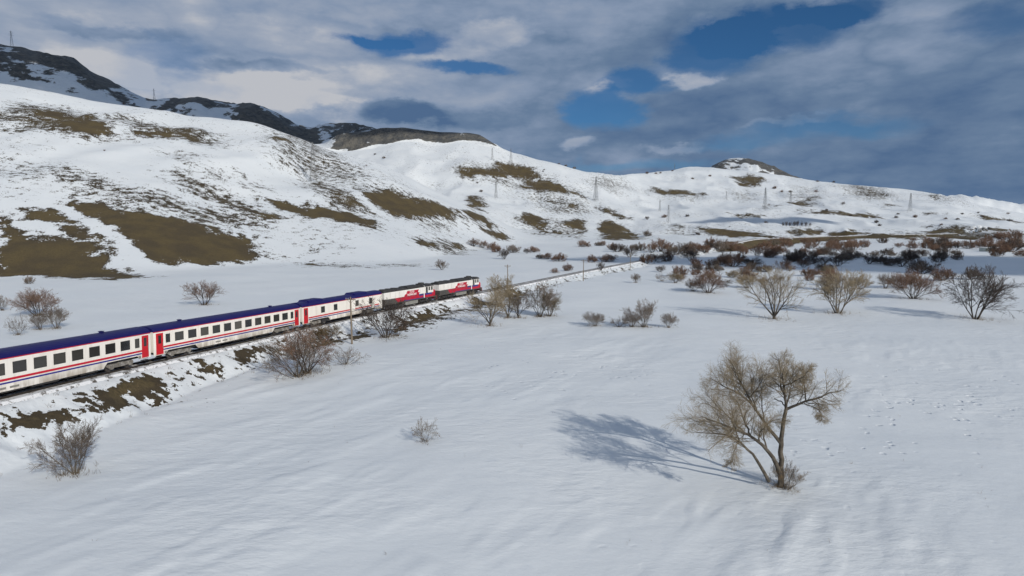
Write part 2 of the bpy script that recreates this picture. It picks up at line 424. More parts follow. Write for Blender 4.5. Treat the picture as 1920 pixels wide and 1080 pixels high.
SPECK = [
 ([(20,290),(130,310),(250,350),(400,388),(520,408),(500,440),(330,408),(200,380),(90,345)], .40),
 ([(0,296),(34,305),(36,330),(0,330)], .55),
 ([(0,203),(60,195),(130,205),(235,257),(160,256),(60,243),(0,236)], .55),
 ([(205,218),(260,222),(400,248),(425,275),(360,268),(250,258)], .52),
 ([(328,285),(372,292),(372,303),(335,303)], .42),
 ([(322,324),(347,322),(385,348),(440,372),(490,392),(525,412),(480,416),(430,392),(370,362),(335,342)], .62),
 ([(385,322),(440,322),(455,333),(405,338)], .45),
 ([(452,343),(495,348),(490,354),(460,351)], .5),
 ([(490,262),(560,258),(640,288),(705,328),(720,362),(660,366),(600,345),(530,318),(500,290)], .30),
 ([(500,258),(548,260),(548,268),(510,264)], .55),
 ([(565,338),(620,345),(690,378),(735,405),(660,400),(615,378)], .58),
 ([(640,345),(700,340),(800,372),(870,398),(940,428),(870,420),(780,418),(700,400)], .42),
 ([(840,315),(940,303),(1030,330),(1100,375),(1010,365),(900,340)], .40),
 ([(980,365),(1040,360),(1110,385),(1085,398),(1010,385)], .32),
 ([(770,412),(840,418),(840,440),(790,432)], .36),
 ([(775,445),(840,452),(885,468),(860,478),(800,465)], .45),
 ([(570,455),(640,460),(620,475),(575,470)], .34),
 ([(560,490),(700,497),(700,503),(565,500)], .36),
 ([(1105,335),(1170,338),(1185,352),(1140,356),(1110,350)], .46),
 ([(1225,362),(1320,364),(1318,376),(1260,372)], .36),
 ([(1372,357),(1400,358),(1395,378),(1380,368)], .5),
 ([(1580,343),(1640,345),(1690,370),(1640,375),(1590,366)], .50),
 ([(1740,362),(1800,370),(1800,378),(1742,378)], .42),
 ([(1290,425),(1440,434),(1460,445),(1400,447),(1310,438)], .52),
 ([(1240,418),(1290,425),(1300,442),(1250,435)], .38),
 ([(960,402),(1110,405),(1115,450),(1000,440)], .30),
 ([(1480,350),(1530,350),(1545,370),(1500,372)], .33),
 ([(1690,436),(1920,436),(1920,446),(1690,450)], .45),
 ([(540,440),(640,440),(640,452),(560,450)], .18),
 ([(572,337),(610,345),(662,378),(735,402),(695,404),(636,386),(598,364)], .58),
 ([(498,258),(554,266),(643,295),(712,334),(700,352),(636,345),(561,330),(506,300)], .32),
 ([(840,466),(869,472),(869,478),(845,474)], .5), ([(705,495),(790,496),(790,500),(710,500)], .42), ([(570,458),(630,462),(620,470),(575,468)], .45),
 ([(790,410),(840,418),(838,434),(800,428)], .48), ([(1000,385),(1060,380),(1110,395),(1100,402),(1020,398)], .40), ([(1115,405),(1205,440),(1205,450),(1110,450)], .35),
 ([(1235,415),(1270,425),(1290,440),(1260,438)], .48), ([(1460,362),(1500,364),(1530,372),(1480,372)], .35), ([(330,455),(520,470),(520,490),(490,492)], .25),
 ([(0,735),(95,728),(95,752),(0,765)], .34),
 ([(180,745),(330,700),(345,715),(330,745),(230,765)], .40),
 ([(340,722),(400,728),(395,745),(345,740)], .25),
 ([(360,680),(445,684),(445,702),(370,700)], .34),
 ([(500,640),(640,612),(650,640),(560,660)], .36),
 ([(700,612),(850,575),(930,560),(1000,545),(1000,560),(870,590),(740,628)], .38),
]
for p in HARD:
    q_ = at(*p[0]); fr_ = math.hypot(q_.x, q_.y) > 480
    region(BARE, p, .90 if fr_ else 1.12 if math.hypot(q_.x, q_.y) > 150 else .90, .016 if fr_ else .026)
for p, v in SPECK: region(BARE, p, v * 1.02 + .12, 0.045)
BARE = np.maximum(BARE, hilly * (RRg < 1900) * np.clip(.05 + .28 * fbm(XX / 60, YY / 60, 91, 3), 0, .20))
# tracks and snow-filled gullies running down through the bare slopes
for p in [[(95,380),(120,384),(210,430),(300,500),(330,520),(290,516),(220,462),(140,410)],
          [(640,350),(655,352),(720,400),(780,425),(765,425),(700,398)],
          [(948,328),(960,330),(1014,337),(1014,340),(955,335)], [(858,328),(933,331),(981,342),(1003,352),(985,347),(930,336),(860,331)],
          [(1100,400),(1118,405),(1120,450),(1098,450)], [(205,236),(225,240),(235,256),(222,258)]]:
    region(BARE, p, .85, .008, 'cut')
# bank of the railway: ragged on its sunny side, earth face further on
sidef = (DR > 2.0) & (DR < 7.5)
BARE = np.where(sidef, np.maximum(BARE, (0.30 + .06 * np.sin(YY / 9)) * sstep(2.2, 3.2, DR) * sstep(7.5, 5.0, DR)), BARE)
farb = sstep(370, 430, YY) * sstep(860, 800, YY)
BARE = np.maximum(BARE, farb * sstep(2.8, 3.6, DR) * sstep(13, 10, DR) * .98)
# rocky heights
ROCK = np.maximum(ROCK, near_cliff * 1.0 * sstep(-8, 2, RRg - dM[:, None]))
pc = np.broadcast_to(pxs[:, None], Z.shape)
slope_n = fbm(XX / 120, YY / 120, 71, 4)
bk = sstep(-360, -130, RRg - dB[:, None]) * sstep(300, 100, RRg - dB[:, None])
ROCK = np.maximum(ROCK, bk * np.clip(0.90 + .6 * slope_n, 0, 1.1) * sstep(300, 262, pc))
ROCK = np.maximum(ROCK, bk * np.clip(0.88 + .9 * slope_n, 0, 1.1) * sstep(262, 300, pc) * sstep(760, 720, pc))
ROCK = np.maximum(ROCK, bk * np.clip(0.78 + .8 * slope_n, 0, 1) * sstep(1320, 1340, pc) * sstep(1520, 1480, pc))
region(TRACK, [(1500,760),(1620,690),(1900,680),(1900,800),(1780,880),(1560,905),(1480,860)], 1.0, .05)
region(TRACK, [(830,690),(1100,660),(1240,700),(1200,760),(900,745)], .9, .06)
region(TRACK, [(1000,960),(1500,930),(1900,900),(1900,1070),(1050,1075)], .16, .05)
Z -= 0.10 * sstep(.7, 1, BARE) * flat * (RRg < 250)

verts = np.stack([XX, YY, Z], -1).reshape(-1, 3)
ii, jj = np.meshgrid(np.arange(NA - 1), np.arange(NR - 1), indexing='ij')
a_ = (ii * NR + jj).ravel()
quads = np.stack([a_, a_ + NR, a_ + NR + 1, a_ + 1], -1)[:, ::-1]
quads = np.stack([a_, a_ + 1, a_ + NR + 1, a_ + NR], -1)[:, ::-1]
centre = len(verts)
verts = np.vstack([verts, [[0, 0, 0]]])

def mesh_np(name, v, faces, smooth_=True):
    """faces: (n,k) int array"""
    me = bpy.data.meshes.new(name)
    v = np.asarray(v, np.float32); faces = np.asarray(faces, np.int32)
    n_, k_ = faces.shape
    me.vertices.add(len(v)); me.vertices.foreach_set('co', v.ravel())
    me.loops.add(n_ * k_); me.loops.foreach_set('vertex_index', faces.ravel())
    me.polygons.add(n_); me.polygons.foreach_set('loop_start', np.arange(0, n_ * k_, k_, dtype=np.int32))
    me.polygons.foreach_set('loop_total', np.full(n_, k_, np.int32))
    if smooth_: me.polygons.foreach_set('use_smooth', np.ones(n_, bool))
    me.update(calc_edges=True)
    return me
ter_me = mesh_np("ground", verts, quads)
for nm, arr in (("bare", BARE), ("rock", ROCK), ("track", TRACK)):
    at_ = ter_me.attributes.new(nm, 'FLOAT', 'POINT')
    at_.data.foreach_set('value', np.append(arr.ravel(), 0).astype(np.float32))

# ------------------------------------------------------------------ materials
MATS = {}
def new_mat(name):
    m = bpy.data.materials.new(name); m.use_nodes = True
    t = NT(m.node_tree); b = m.node_tree.nodes['Principled BSDF']
    MATS[name] = m
    return m, t, b

m, t, b = new_mat('snow_and_turf')
g = t.node('ShaderNodeNewGeometry'); pos = g.outputs['Position']
def attr(nm):
    nd = t.node('ShaderNodeAttribute', attribute_name=nm); return nd.outputs['Fac']
bare, rock, track = attr('bare'), attr('rock'), attr('track')
flatpos = t.mapping(pos, scale=(1, 1, .4))
nA = t.noise(flatpos, 0.22, 6.0, 0.66)
nB = t.noise(flatpos, 1.3, 4.0, 0.62)
nn = t.math('ADD', t.math('MULTIPLY', nA, 0.55), t.math('MULTIPLY', nB, 0.45))
nn = t.lin(nn, 0.385, 0.615, 0.0, 1.0)                 # ~uniform 0..1
bf = t.step(t.math('SUBTRACT', t.math('MULTIPLY', bare, 1.22), nn), 0.0, 0.06)
# turf: winter grass and earth
g1 = t.noise(flatpos, 0.09, 3.0, 0.6); g2 = t.noise(flatpos, 2.4, 3.0, 0.7)
turf = t.mix(t.step(g1, .36, .64), (0.108, 0.083, 0.040), (0.074, 0.058, 0.036))
turf = t.mix(t.step(g2, .42, .66, 0, .75), turf, (0.052, 0.042, 0.025))
turf = t.mix(t.step(t.noise(flatpos, 7.0, 3, .6), .55, .75, 0, .5), turf, (0.15, 0.125, 0.07))
# rock with snow lying in streaks
rv = t.mapping(pos, rot=(0, 0, .5), scale=(1, .28, 1.4))
r1 = t.noise(rv, 0.018, 7.0, 0.68); r2 = t.noise(pos, 0.06, 4.0, .65)
rf = t.step(t.math('SUBTRACT', t.math('ADD', rock, -0.16), t.lin(r1, .34, .66, 0, .8)), -.03, .10)
rockc = t.mix(t.step(r2, .35, .65), (0.066, 0.069, 0.071), (0.120, 0.115, 0.103))
# snow, a little grey where crusted
s1 = t.noise(flatpos, 0.035, 3.0, 0.6)
snow = t.mix(t.step(s1, .35, .65), (0.630, 0.672, 0.712), (0.665, 0.702, 0.735))
snow = t.mix(t.step(t.noise(flatpos, .5, 4, .7), .52, .75, 0, .5), snow, (0.57, 0.615, 0.67))
turf = t.mix(t.step(bare, .76, .5, 0, .75), turf, (0.042, 0.034, 0.024))
c = t.mix(bf, snow, turf)
c = t.mix(rf, c, rockc)
t.put(b.inputs['Base Color'], c)
t.put(b.inputs['Roughness'], t.lin(bf, 0, 1, 0.62, 0.95))
b.inputs['Specular IOR Level'].default_value = 0.18
# relief: wind crust, footprints, turf
wv_ = t.mapping(pos, rot=(0, 0, -math.radians(58)), scale=(0.42, 0.85, 1))
h1 = t.noise(wv_, 0.9, 4.0, 0.60)
vo = t.node('ShaderNodeTexVoronoi', feature='F1'); t.put(vo.inputs['Vector'], t.vmath('ADD', pos, t.vmath('MULTIPLY', t.noise(pos, .7, 2, .5, color=True), (1.2, 1.2, 0))))
vo.inputs['Scale'].default_value = 1.0; vo.inputs['Randomness'].default_value = 1.0
cellsel = t.node('ShaderNodeSeparateColor'); t.put(cellsel.inputs[0], vo.outputs['Color'])
dent = t.math('MULTIPLY', t.step(vo.outputs['Distance'], 0.32, 0.08), t.step(cellsel.outputs[0], .45, .6))
dent = t.math('MULTIPLY', t.math('MULTIPLY', dent, track), t.step(t.noise(pos, .16, 2, .5), .42, .58))
hh = t.math('MULTIPLY', t.math('MULTIPLY', h1, t.step(t.noise(pos, .07, 2, .5), .38, .64, .3, 1.0)), 0.24)
hh = t.math('SUBTRACT', hh, t.math('MULTIPLY', dent, 0.16))
hh = t.math('ADD', hh, t.math('MULTIPLY', t.math('MULTIPLY', g2, bare), 0.30))
rr2 = t.noise(rv, 0.018, 4.0, 0.68)
hh = t.math('ADD', hh, t.math('MULTIPLY', t.math('MULTIPLY', rr2, rock), 30.0))
bp = t.node('ShaderNodeBump'); bp.inputs['Strength'].default_value = 0.75; bp.inputs['Distance'].default_value = 1.0
t.put(bp.inputs['Height'], hh); t.l.new(bp.outputs[0], b.inputs['Normal'])

def obj(name, me, mat=None, parent=None, loc=None):
    o = bpy.data.objects.new(name, me)
    COL.objects.link(o)
    if mat is not None and me is not None and len(me.materials) == 0:
        me.materials.append(MATS[mat] if isinstance(mat, str) else mat)
    if parent is not None: o.parent = parent
    if loc is not None: o.location = loc
    return o
def tag(o, label=None, cat=None, group=None, kind=None):
    if label: o['label'] = label
    if cat: o['category'] = cat
    if group: o['group'] = group
    if kind: o['kind'] = kind
    return o
terrain = obj("ground", ter_me, 'snow_and_turf'); tag(terrain, kind='structure', label='snow covered valley floor and hills with bare brown patches', cat='terrain')

def flat_mat(name, col, rough=.6, metal=0.0, spec=.4, dirt=0.0, dirtcol=(.12, .10, .08), scale=1.2, streak=False):
    m, t, b = new_mat(name)
    tcn = t.node('ShaderNodeTexCoord'); v = tcn.outputs['Object']
    if dirt > 0:
        vv = t.mapping(v, scale=(1, 1, .18)) if streak else v
        n_ = t.noise(vv, scale, 6, .65)
        c_ = t.mix(t.step(n_, .42, .78, 0, dirt), (*col, 1), (*dirtcol, 1))
        t.put(b.inputs['Base Color'], c_)
    else:
        b.inputs['Base Color'].default_value = (*col, 1)
    b.inputs['Roughness'].default_value = rough; b.inputs['Metallic'].default_value = metal
    b.inputs['Specular IOR Level'].default_value = spec
    return m
m, t, b = new_mat('coach_white')
tcn = t.node('ShaderNodeTexCoord'); v = tcn.outputs['Object']
sx = t.node('ShaderNodeSeparateXYZ'); t.put(sx.inputs[0], v)
n_ = t.noise(t.mapping(v, scale=(1, 1, .15)), 1.7, 6, .65); n2_ = t.noise(v, .35, 4, .6)
c_ = t.mix(t.step(n_, .42, .78, 0, .35), (.82, .79, .74), (.44, .38, .31))
low_ = t.math('MULTIPLY', t.step(sx.outputs[2], 1.75, .55, 0, .85), t.step(t.math('ADD', n_, n2_), .75, 1.25))
t.put(b.inputs['Base Color'], t.mix(low_, c_, (.30, .255, .205))); b.inputs['Roughness'].default_value = .45
b.inputs['Specular IOR Level'].default_value = .35
flat_mat('coach_blue', (.010, .009, .092), .5, spec=.25, dirt=.45, dirtcol=(.022, .026, .10), scale=.8)
flat_mat('coach_red', (.52, .012, .022), .4, dirt=.25, dirtcol=(.28, .02, .02))
flat_mat('stripe_red', (.50, .010, .030), .45)
flat_mat('stripe_blue', (.025, .025, .22), .45)
m, t, b = new_mat('window_glass')
oi = t.node('ShaderNodeObjectInfo')
t.put(b.inputs['Base Color'], t.mix(t.step(oi.outputs['Random'], .25, 1.0), (.020, .021, .022), (.085, .078, .064)))
t.put(b.inputs['Roughness'], t.lin(oi.outputs['Random'], 0, 1, .05, .16)); b.inputs['Specular IOR Level'].default_value = .6
flat_mat('rubber', (.03, .03, .03), .7)
flat_mat('bogie_grey', (.16, .15, .135), .8, dirt=.8, dirtcol=(.45, .44, .43), scale=2.0)
flat_mat('underframe_black', (.025, .025, .028), .8, dirt=.5, dirtcol=(.10, .09, .08))
flat_mat('wheel_steel', (.10, .09, .085), .5, metal=.6)
flat_mat('grille_grey', (.22, .21, .19), .6)
flat_mat('loco_white', (.80, .79, .77), .42, dirt=.45, dirtcol=(.50, .47, .43), streak=True, scale=1.2)
flat_mat('loco_red', (.46, .010, .035), .42, dirt=.5, dirtcol=(.24, .03, .04))
flat_mat('loco_blue', (.030, .035, .20), .42)
flat_mat('loco_grey', (.065, .062, .060), .6, dirt=.4, dirtcol=(.16, .12, .09))
flat_mat('loco_roof', (.030, .030, .032), .75, dirt=.5, dirtcol=(.09, .085, .08))
flat_mat('tank_grey', (.24, .24, .225), .6, dirt=.5, dirtcol=(.12, .11, .1))
flat_mat('letter_white', (.82, .82, .82), .5)
flat_mat('rail_steel', (.09, .075, .065), .45, metal=.7)
flat_mat('pole_wood', (.20, .165, .125), .85, dirt=.6, dirtcol=(.10, .08, .065), scale=3)
flat_mat('insulator', (.5, .5, .48), .3)
flat_mat('galvanised', (.17, .18, .19), .6, metal=.2)
flat_mat('hut_wall', (.42, .46, .44), .8, dirt=.4)
flat_mat('hut_blue', (.05, .12, .35), .6)

# ballast with drifted snow
m, t, b = new_mat('ballast')
g = t.node('ShaderNodeNewGeometry'); pos = g.outputs['Position']
n_ = t.noise(pos, 1.4, 7, .7); n2_ = t.noise(pos, 9.0, 3, .6)
st = t.mix(n2_, (.05, .045, .04), (.13, .115, .10))
t.put(b.inputs['Base Color'], t.mix(t.step(n_, .40, .50), st, (.78, .80, .83)))
b.inputs['Roughness'].default_value = .9
bp = t.node('ShaderNodeBump'); bp.inputs['Strength'].default_value = .5; bp.inputs['Distance'].default_value = .2
t.put(bp.inputs['Height'], n2_); t.l.new(bp.outputs[0], b.inputs['Normal'])

# bark / twigs
def twig_mat(name, c1, c2, rough=.9):
    m, t, b = new_mat(name)
    tcn = t.node('ShaderNodeTexCoord')
    oi = t.node('ShaderNodeObjectInfo')
    n_ = t.noise(tcn.outputs['Object'], 3.0, 4, .6)
    cc = t.mix(t.step(n_, .35, .65), (*c1, 1), (*c2, 1))
    v = t.lin(oi.outputs['Random'], 0, 1, .82, 1.18)
    cm = t.node('ShaderNodeCombineColor'); [t.put(cm.inputs[k], v) for k in range(3)]
    t.put(b.inputs['Base Color'], t.mix(1.0, cc, cm.outputs[0], 'MULTIPLY'))
    b.inputs['Roughness'].default_value = rough; b.inputs['Specular IOR Level'].default_value = .15
twig_mat('bark_grey', (.135, .120, .100), (.075, .064, .052))
twig_mat('bark_dark', (.060, .050, .042), (.035, .030, .026))
twig_mat('twig_tan', (.300, .248, .168), (.215, .176, .122))
twig_mat('twig_grey', (.215, .180, .150), (.145, .120, .102))
twig_mat('twig_red', (.225, .145, .105), (.150, .098, .074))
twig_mat('twig_dark', (.118, .095, .082), (.074, .062, .056))
twig_mat('dry_grass', (.22, .165, .10), (.13, .095, .06))

# ------------------------------------------------------------------ small mesh builder
class MB:
    def __init__(self): self.v = []; self.f = []; self.m = []
    def add(self, vs, fs, mi=0):
        o = len(self.v); self.v += [tuple(map(float, p)) for p in vs]
        self.f += [tuple(i + o for i in q) for q in fs]; self.m += [mi] * len(fs)
    def box(self, x0, x1, y0, y1, z0, z1, mi=0):
        self.add([(x0, y0, z0), (x1, y0, z0), (x1, y1, z0), (x0, y1, z0), (x0, y0, z1), (x1, y0, z1), (x1, y1, z1), (x0, y1, z1)],
                 [(0, 3, 2, 1), (4, 5, 6, 7), (0, 1, 5, 4), (1, 2, 6, 5), (2, 3, 7, 6), (3, 0, 4, 7)], mi)
        return self
    def prism(self, poly, y0, y1, mi=0):            # poly in (x,z), extruded in y
        n = len(poly)
        self.add([(p[0], y0, p[1]) for p in poly] + [(p[0], y1, p[1]) for p in poly],
                 [tuple(range(n)), tuple(range(2 * n - 1, n - 1, -1))] + [(k, k + n, (k + 1) % n + n, (k + 1) % n) for k in range(n)], mi)
        return self
    def loft(self, sec, x0, x1, caps=True, mi=0):   # sec in (y,z), extruded in x
        n = len(sec)
        self.add([(x0, p[0], p[1]) for p in sec] + [(x1, p[0], p[1]) for p in sec],
                 [(k, (k + 1) % n, (k + 1) % n + n, k + n) for k in range(n)] + ([tuple(range(n - 1, -1, -1)), tuple(range(n, 2 * n))] if caps else []), mi)
        return self
    def cyl(self, c, axis, r, h, n=12, mi=0, r2=None):
        r2 = r if r2 is None else r2
        c = Vector(c); ax = Vector(axis).normalized()
        u = ax.orthogonal().normalized(); w = ax.cross(u)
        a = [c + (u * math.cos(2 * math.pi * k / n) + w * math.sin(2 * math.pi * k / n)) * r for k in range(n)]
        b_ = [c + ax * h + (u * math.cos(2 * math.pi * k / n) + w * math.sin(2 * math.pi * k / n)) * r2 for k in range(n)]
        self.add(a + b_, [(k, (k + 1) % n, (k + 1) % n + n, k + n) for k in range(n)] + [tuple(range(n - 1, -1, -1)), tuple(range(n, 2 * n))], mi)
        return self
    def bar(self, p, q, r, n=4, mi=0):
        p = Vector(p); q = Vector(q)
        return self.cyl(p, q - p, r, (q - p).length, n, mi)
    def mesh(self, name, smooth_=False):
        me = bpy.data.meshes.new(name)
        me.from_pydata(self.v, [], self.f)
        if any(self.m): me.polygons.foreach_set('material_index', self.m)
        if smooth_: me.polygons.foreach_set('use_smooth', [True] * len(self.f))
        me.update(); return me
    def build(self, name, mat, parent=None, smooth_=False):
        return obj(name, self.mesh(name, smooth_), mat, parent)
def empty(name, loc=(0, 0, 0)):
    o = bpy.data.objects.new(name, None); COL.objects.link(o); o.location = loc
    o.empty_display_size = .5
    return o
def copy_tree(o, parent=None):
    c_ = o.copy(); COL.objects.link(c_); c_.parent = parent
    for ch in list(o.children):
        copy_tree(ch, c_)
    return c_

# ------------------------------------------------------------------ track
def sweep(off_profile, s0, s1, step, zoff):
    """closed cross-section (lateral, z) swept along the railway"""
    ss = np.arange(s0, s1, step); pts = np.array([path(s) for s in ss])
    th = np.interp(ss, _S, _T)
    k = len(off_profile); vs = []
    for (x, y), h in zip(pts, th):
        nx, ny = math.cos(h), -math.sin(h)
        z0 = float(rail_z(y)) + zoff
        for l, z in off_profile: vs.append((x + nx * l, y + ny * l, z0 + z))
    fs = []
    for i in range(len(ss) - 1):
        for j in range(k):
            fs.append((i * k + j, i * k + (j + 1) % k, (i + 1) * k + (j + 1) % k, (i + 1) * k + j))
    return vs, fs
S_END = float(np.interp(840, _Y, _S))
trk = empty('railway_track'); tag(trk, kind='structure', label='single railway track on snowy embankment', cat='track')
for off in (-.7525, .7525):
    vs, fs = sweep([(off - .075, -.16), (off - .075, -.13), (off - .012, -.12), (off - .036, -.04), (off - .036, 0), (off + .036, 0), (off + .036, -.04), (off + .012, -.12), (off + .075, -.13), (off + .075, -.16)], 5, S_END, 2.0, 0)
    mb = MB(); mb.add(vs, [f[::-1] for f in fs]); mb.build('rail', 'rail_steel', trk)
vs, fs = sweep([(-2.1, -.50), (-1.75, -.17), (1.75, -.17), (2.1, -.50)], 5, S_END, 2.0, 0)
mb = MB(); mb.add(vs, [f[::-1] for f in fs]); mb.build('ballast_bed', 'ballast', trk)

# ------------------------------------------------------------------ rolling stock (local: x forward, -y towards the viewer, z from rail top)
def bogie(parent, x, base=2.5, axles=2, col='bogie_grey', wr=.46):
    bt = MB()
    half = base / 2 + .55
    for y in (-1.02, 1.02):
        bt.prism([(x - half, .62), (x - half + .2, .80), (x - .55, .80), (x - .35, .55), (x + .35, .55), (x + .55, .80), (x + half - .2, .80), (x + half, .62), (x + half - .15, .50), (x + .5, .38), (x - .5, .38), (x - half + .15, .50)], y - .09, y + .09)
        bt.box(x - .30, x + .30, y - .16, y + .16, .56, .86)
    bt.box(x - .4, x + .4, -1.0, 1.0, .55, .85)
    fr = bt.build('bogie', col, parent)
    xs = np.linspace(x - base / 2, x + base / 2, axles)
    for xa in xs:
        wb = MB()
        for y in (-.75, .75):
            wb.cyl((xa, y - .07, wr), (0, 1, 0), wr, .14, 20); wb.cyl((xa, y - .085 if y < 0 else y + .055, wr), (0, 1, 0), wr * .62, .03, 16)
        wb.cyl((xa, -.7, wr), (0, 1, 0), .08, 1.4, 8)
        wb.build('wheelset', 'wheel_steel', fr)
        for y in (-1.15, 1.15):
            ab = MB()
            ab.box(xa - .17, xa + .17, y - .12, y + .12, .30, .64); ab.cyl((xa + .26, y, .45), (0, 0, 1), .10, .30, 8); ab.cyl((xa - .26, y, .45), (0, 0, 1), .10, .30, 8)
            ab.box(xa - .3, xa + .3, y - .08, y + .08, .42, .47); ab.build('axle_box', col, fr)
    return fr
SEC = [(1.40, 1.12), (1.415, 1.9), (1.415, 3.28), (1.395, 3.42)]
ROOF = [(1.405, 3.42), (1.36, 3.56), (1.24, 3.72), (1.02, 3.86), (.70, 3.97), (.36, 4.03), (0, 4.05)]
SY = 1.418
def window(parent, x, w, z0, z1, side, louvre=False):
    y = side * SY
    fr = MB(); o = .018
    ya, yb = sorted((y - side * .03, y + side * o))
    t_ = .055
    fr.box(x - w / 2, x + w / 2, ya, yb, z0, z0 + t_); fr.box(x - w / 2, x + w / 2, ya, yb, z1 - t_, z1)
    fr.box(x - w / 2, x - w / 2 + t_, ya, yb, z0 + t_, z1 - t_); fr.box(x + w / 2 - t_, x + w / 2, ya, yb, z0 + t_, z1 - t_)
    if louvre: fr.box(x - w / 2 + t_, x + w / 2 - t_, ya, yb, (z0 + z1) / 2 - .03, (z0 + z1) / 2 + .03)
    f = fr.build('window', 'rubber', parent)
    ya, yb = sorted((y - side * .03, y + side * .006))
    MB().box(x - w / 2 + t_, x + w / 2 - t_, ya, yb, z0 + t_, z1 - t_).build('pane', 'window_glass', f)
def stripe(parent, name, mat, x0, x1, z0, z1):
    for side in (-1, 1):
        ya, yb = sorted((side * (SY - .01), side * (SY + .006)))
        MB().box(x0, x1, ya, yb, z0, z1).build(name, mat, parent)
def door(parent, x, side, w=.98):
    ya, yb = sorted((side * (SY - .03), side * (SY + .012)))
    d = MB().box(x - w / 2, x + w / 2, ya, yb, .82, 3.22).build('door', 'coach_red', parent)
    ya, yb = sorted((side * (SY - .02), side * (SY + .018)))
    MB().box(x - .20, x + .20, ya, yb, 2.05, 2.98).build('pane', 'window_glass', d)
    ya, yb = sorted((side * (SY - .0), side * (SY + .06)))
    MB().box(x + w / 2 - .09, x + w / 2 - .05, ya, yb, 1.5, 2.2).build('handle', 'grille_grey', d)
    st = MB(); ya, yb = sorted((side * 1.12, side * 1.40)); st.box(x - .42, x + .42, ya, yb, .50, .55); st.box(x - .42, x + .42, ya, yb, .70, .74); st.build('step', 'underframe_black', parent)
def coach_shell(parent, L, bx, skirt=True):
    h = L / 2 - .02
    sec = [(-y, z) for y, z in SEC[::-1]] + SEC
    sec = SEC[::1] + [(-y, z) for y, z in SEC[::-1]]
    MB().loft(sec, -h, h).build('body', 'coach_white', parent)
    r_ = ROOF + [(-y, z) for y, z in ROOF[-2::-1]]
    mb = MB(); mb.loft(r_, -h, h)
    rf = mb.build('roof', 'coach_blue', parent)
    for side in (-1, 1):
        ya, yb = sorted((side * 1.39, side * 1.44)); MB().box(-h, h, ya, yb, 3.36, 3.435).build('gutter', 'stripe_red', rf)
    # skirts: low between the bogies, stepped at the ends
    for side in (-1, 1):
        ya, yb = sorted((side * 1.36, side * 1.404))
        a = bx - 2.05
        MB().prism([(-a, 1.119), (-a + .45, .62), (a - .45, .62), (a, 1.119)], ya, yb).build('skirt', 'coach_white', parent)
        for e_ in (-1, 1):
            x0, x1 = sorted((e_ * (bx + 2.0), e_ * h))
            MB().prism([(x0, 1.119), (x0 + (.35 if e_ > 0 else 0), .74), (x1 - (0 if e_ > 0 else .35), .74), (x1, 1.119)], ya, yb).build('skirt', 'coach_white', parent)
            gx = e_ * (bx + 2.35)
            ya2, yb2 = sorted((side * 1.39, side * 1.412)); MB().box(gx - .17, gx + .17, ya2, yb2, .80, 1.10).build('grille', 'grille_grey', parent)
    uf = MB(); uf.box(-h + .3, h - .3, -1.05, 1.05, .82, 1.13)
    for k, (x0, x1) in enumerate([(-6.4, -4.2), (-3.6, -1.4), (-.8, 1.9), (2.6, 4.0), (4.4, 6.3)]):
        uf.box(x0, x1, -1.30, 1.30, .42 + .05 * (k % 2), .84)
    uf.build('underframe', 'underframe_black', parent)
    for e_ in (-1, 1):
        gw = MB(); x0, x1 = sorted((e_ * (h + .002), e_ * (h + .30)))
        n_ = 4
        for k in range(n_):
            xa = x0 + (x1 - x0) * k / n_; gw.box(xa, xa + (x1 - x0) / n_ - .015, -.62, .62, 1.15, 3.5)
        gw.build('gangway', 'rubber', parent)
        for y in (-.87, .87):
            xx = e_ * h; MB().cyl((xx, y, 1.02), (e_, 0, 0), .11, .34, 10).cyl((xx + e_ * .30, y, 1.02), (e_, 0, 0), .24, .05, 12).build('buffer', 'underframe_black', parent)
    bogie(parent, -bx); bogie(parent, bx)
CL = 26.9
def make_coach():
    c_ = empty('passenger_coach')
    coach_shell(c_, CL, 9.45)
    dx = 12.60
    stripe(c_, 'red_stripe', 'stripe_red', -dx + .50, dx - .50, 1.50, 1.70)
    stripe(c_, 'blue_stripe', 'stripe_blue', -dx + .50, dx - .50, 1.24, 1.38)
    for side in (-1, 1):
        for e_ in (-1, 1):
            door(c_, e_ * dx, side)
            window(c_, e_ * (dx - 1.15), .62, 2.02, 3.02, side)
        for k in range(11):
            window(c_, (k - 5) * 1.96, 1.26, 2.02, 3.02, side)
        for x0 in (-4.1, -2.9):
            ya, yb = sorted((side * 1.39, side * 1.411)); MB().box(x0, x0 + .85, ya, yb, .80, .98).build('grille', 'grille_grey', c_)
    for x in (-8.3, 8.3):
        MB().box(x - .16, x + .16, -.16, .16, 4.03, 4.18).box(x - .22, x + .22, -.22, .22, 4.18, 4.22).build('roof_vent', 'coach_blue', c_)
    return c_
VL = 22.4
